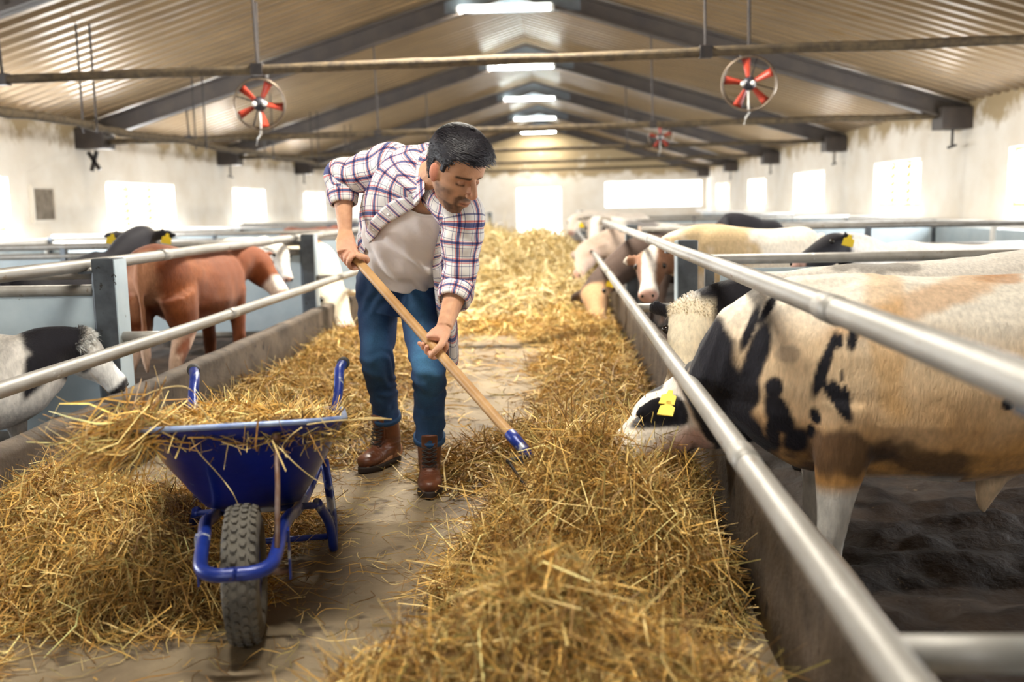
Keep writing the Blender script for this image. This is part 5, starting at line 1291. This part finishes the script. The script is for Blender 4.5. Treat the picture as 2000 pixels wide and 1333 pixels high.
hay('hay_pile', 'hay heaped along the right curb behind the man', [(.10, 4.6, .5, .55, .17, 1.6), (.30, 5.9, .42, .8, .16, 1.6), (.3, 7.2, .45, 1.0, .13, 1.6), (-.28, 4.35, .34, .38, .07, 1.5), (.2, 8.9, .5, .8, .13, 1.6)], 14000, (.10, .34), .0024, .8, step=.05, bright=.85)
hay('hay_pile', 'tall pale hay heap filling the far aisle before the doorway', [(-1.0, 13.8, 1.3, 2.2, .70, 1.5), (-.2, 14.5, 1.1, 2.0, .62, 1.5), (-.7, 11.4, 1.5, 1.6, .32, 1.6), (-1.3, 17.5, 1.2, 2.5, .75, 1.6)], 12000, (.2, .6), .007, .8, step=.12, fluff=.06, K=4, bright=1.05, rough=.09, pal=np.array([(.55, .44, .23), (.45, .34, .15), (.64, .54, .32), (.32, .24, .10)]), basecol=(.22, .15, .06))
hay('hay_layer', 'thin layer of trampled hay on the aisle beyond the man', [(-.7, 10.0, 1.2, .9, .05, 2), (.1, 10.6, .6, .8, .12, 2)], 4000, (.12, .4), .004, .7, step=.08, K=4, bright=.95)
hay('hay_layer', 'hay spread over the far aisle up to the doorway', [(-.7, 25, 1.4, 5, .3, 2)], 2500, (.2, .6), .008, .7, step=.15, K=4, bright=.95)
# loose stalks on the concrete
def loose(label, x0, x1, y0, y1, n, ln, wd):
    P0 = np.stack([RNG.uniform(x0, x1, n), RNG.uniform(y0, y1, n), np.full(n, .006)], 1); az = RNG.uniform(0, 2 * PI, n)
    D = np.stack([np.cos(az), np.sin(az), RNG.normal(0, .03, n)], 1); D /= np.linalg.norm(D, axis=1)[:, None]
    L = RNG.uniform(*ln, n); half = np.abs(D[:, 0]) * L * .6; P0[:, 0] = np.clip(P0[:, 0], XA + half, XB - half)
    V, Fq = ribbons(P0, D, L, wd * RNG.uniform(.5, 1.4, n), .7, 5); V[:, 2] = np.clip(V[:, 2], .001, .03)
    fast_mesh('loose_hay', V, Fq, strand_cols(n, 5, None, .85), label, 'hay')
loose('single stalks scattered over the bare concrete around the boots', XA, XB, 1.7, 5.2, 2600, (.04, .2), .0015)
loose('single stalks scattered along the aisle farther back', XA, XB, 5.2, 11, 2200, (.06, .25), .003)
# hay in the wheelbarrow
def barrow_hay():
    n = 3200; u = RNG.uniform(-1, 1, n); v = RNG.uniform(-1, 1, n)
    b_ = .52 + v * .44; r_ = u * .25; cen = np.clip(1 - u * u, 0, 1) * np.clip(1 - v * v, 0, 1)
    z = .552 - .165 * (b_ - .03) + .05 * cen + np.abs(RNG.normal(0, .012, n)) + .02 * (u < -.2) * (v < 0)
    P0 = BO + b_[:, None] * BB + r_[:, None] * BR + z[:, None] * BZ
    az = RNG.uniform(0, 2 * PI, n); dz = RNG.normal(0, .22, n); D = np.stack([np.cos(az), np.sin(az), dz], 1); D /= np.linalg.norm(D, axis=1)[:, None]
    L = RNG.uniform(.08, .24, n)
    V, Fq = ribbons(P0, D, L, .0019 * RNG.uniform(.5, 1.4, n), .8, 5)
    C = strand_cols(n, 5, None, 1.1)
    # a core that fills the tray
    g = np.linspace(-1, 1, 15); GU, GV = np.meshgrid(g, g); GU, GV = GU.ravel(), GV.ravel()
    cz = .545 - .165 * (.49 + GV * .40) + .045 * np.clip(1 - GU ** 2, 0, 1) * np.clip(1 - GV ** 2, 0, 1)
    V0 = BO + (.52 + GV * .40)[:, None] * BB + (GU * .235)[:, None] * BR + cz[:, None] * BZ
    I = np.arange(14)[:, None] * 15 + np.arange(14)[None, :]; F0 = np.stack([I, I + 1, I + 16, I + 15], -1).reshape(-1, 4)
    # overhanging bundle at the left front corner and long stray stalks
    m = 250; P1 = np.array([bw(.10, -.27, .59)] * m) + RNG.normal(0, .028, (m, 3)); D1 = nrm(-BR * .9 - BZ * .42) + RNG.normal(0, .27, (m, 3)); D1 /= np.linalg.norm(D1, axis=1)[:, None]
    V1, F1 = ribbons(P1 + D1 * .07, D1, RNG.uniform(.12, .34, m), .002 * RNG.uniform(.6, 1.5, m), 1.0, 5)
    b = MB()
    def stalk(pts, w=.0022):
        Q = catmull(pts, 5); b.tube(Q, [w * (1 - .5 * i / len(Q)) for i in range(len(Q))], 4)
    Yb = 2.62
    for px in [[(290, 815), (262, 790), (300, 765), (355, 755), (385, 775), (378, 800)], [(368, 840), (385, 880), (425, 925), (455, 965), (475, 1010)], [(545, 875), (575, 905), (605, 930), (632, 947)], [(590, 835), (570, 850), (552, 872), (560, 895)], [(250, 840), (190, 838), (135, 834)], [(270, 835), (215, 865), (165, 905)], [(170, 845), (172, 870), (168, 900)], [(548, 820), (575, 800), (600, 780), (640, 838)], [(410, 825), (395, 800), (385, 790)], [(700, 818), (740, 817), (765, 820)], [(600, 830), (660, 822), (765, 819)]]:
        stalk([at(x, y, Yb + .02 * i * (-1) ** i * .5) for i, (x, y) in enumerate(px)])
    o = len(V) + len(V0) + len(V1)
    bv = np.array(b.v); bf = np.array([f if len(f) == 4 else f for f in b.f if len(f) == 4])
    fast_mesh('barrow_hay', np.vstack([V, V0, V1, bv]), np.vstack([Fq, F0 + len(V), F1 + len(V) + len(V0), bf + o]),
              np.vstack([C, np.tile((.42, .28, .1), (len(V0), 1)), strand_cols(m, 5, None, 1.2), np.tile((.72, .55, .25), (len(bv), 1))]), 'loose hay heaped in the blue wheelbarrow with stalks hanging out', 'hay')
barrow_hay()

for _o in bpy.data.objects:
    if '_o' in _o: del _o['_o']
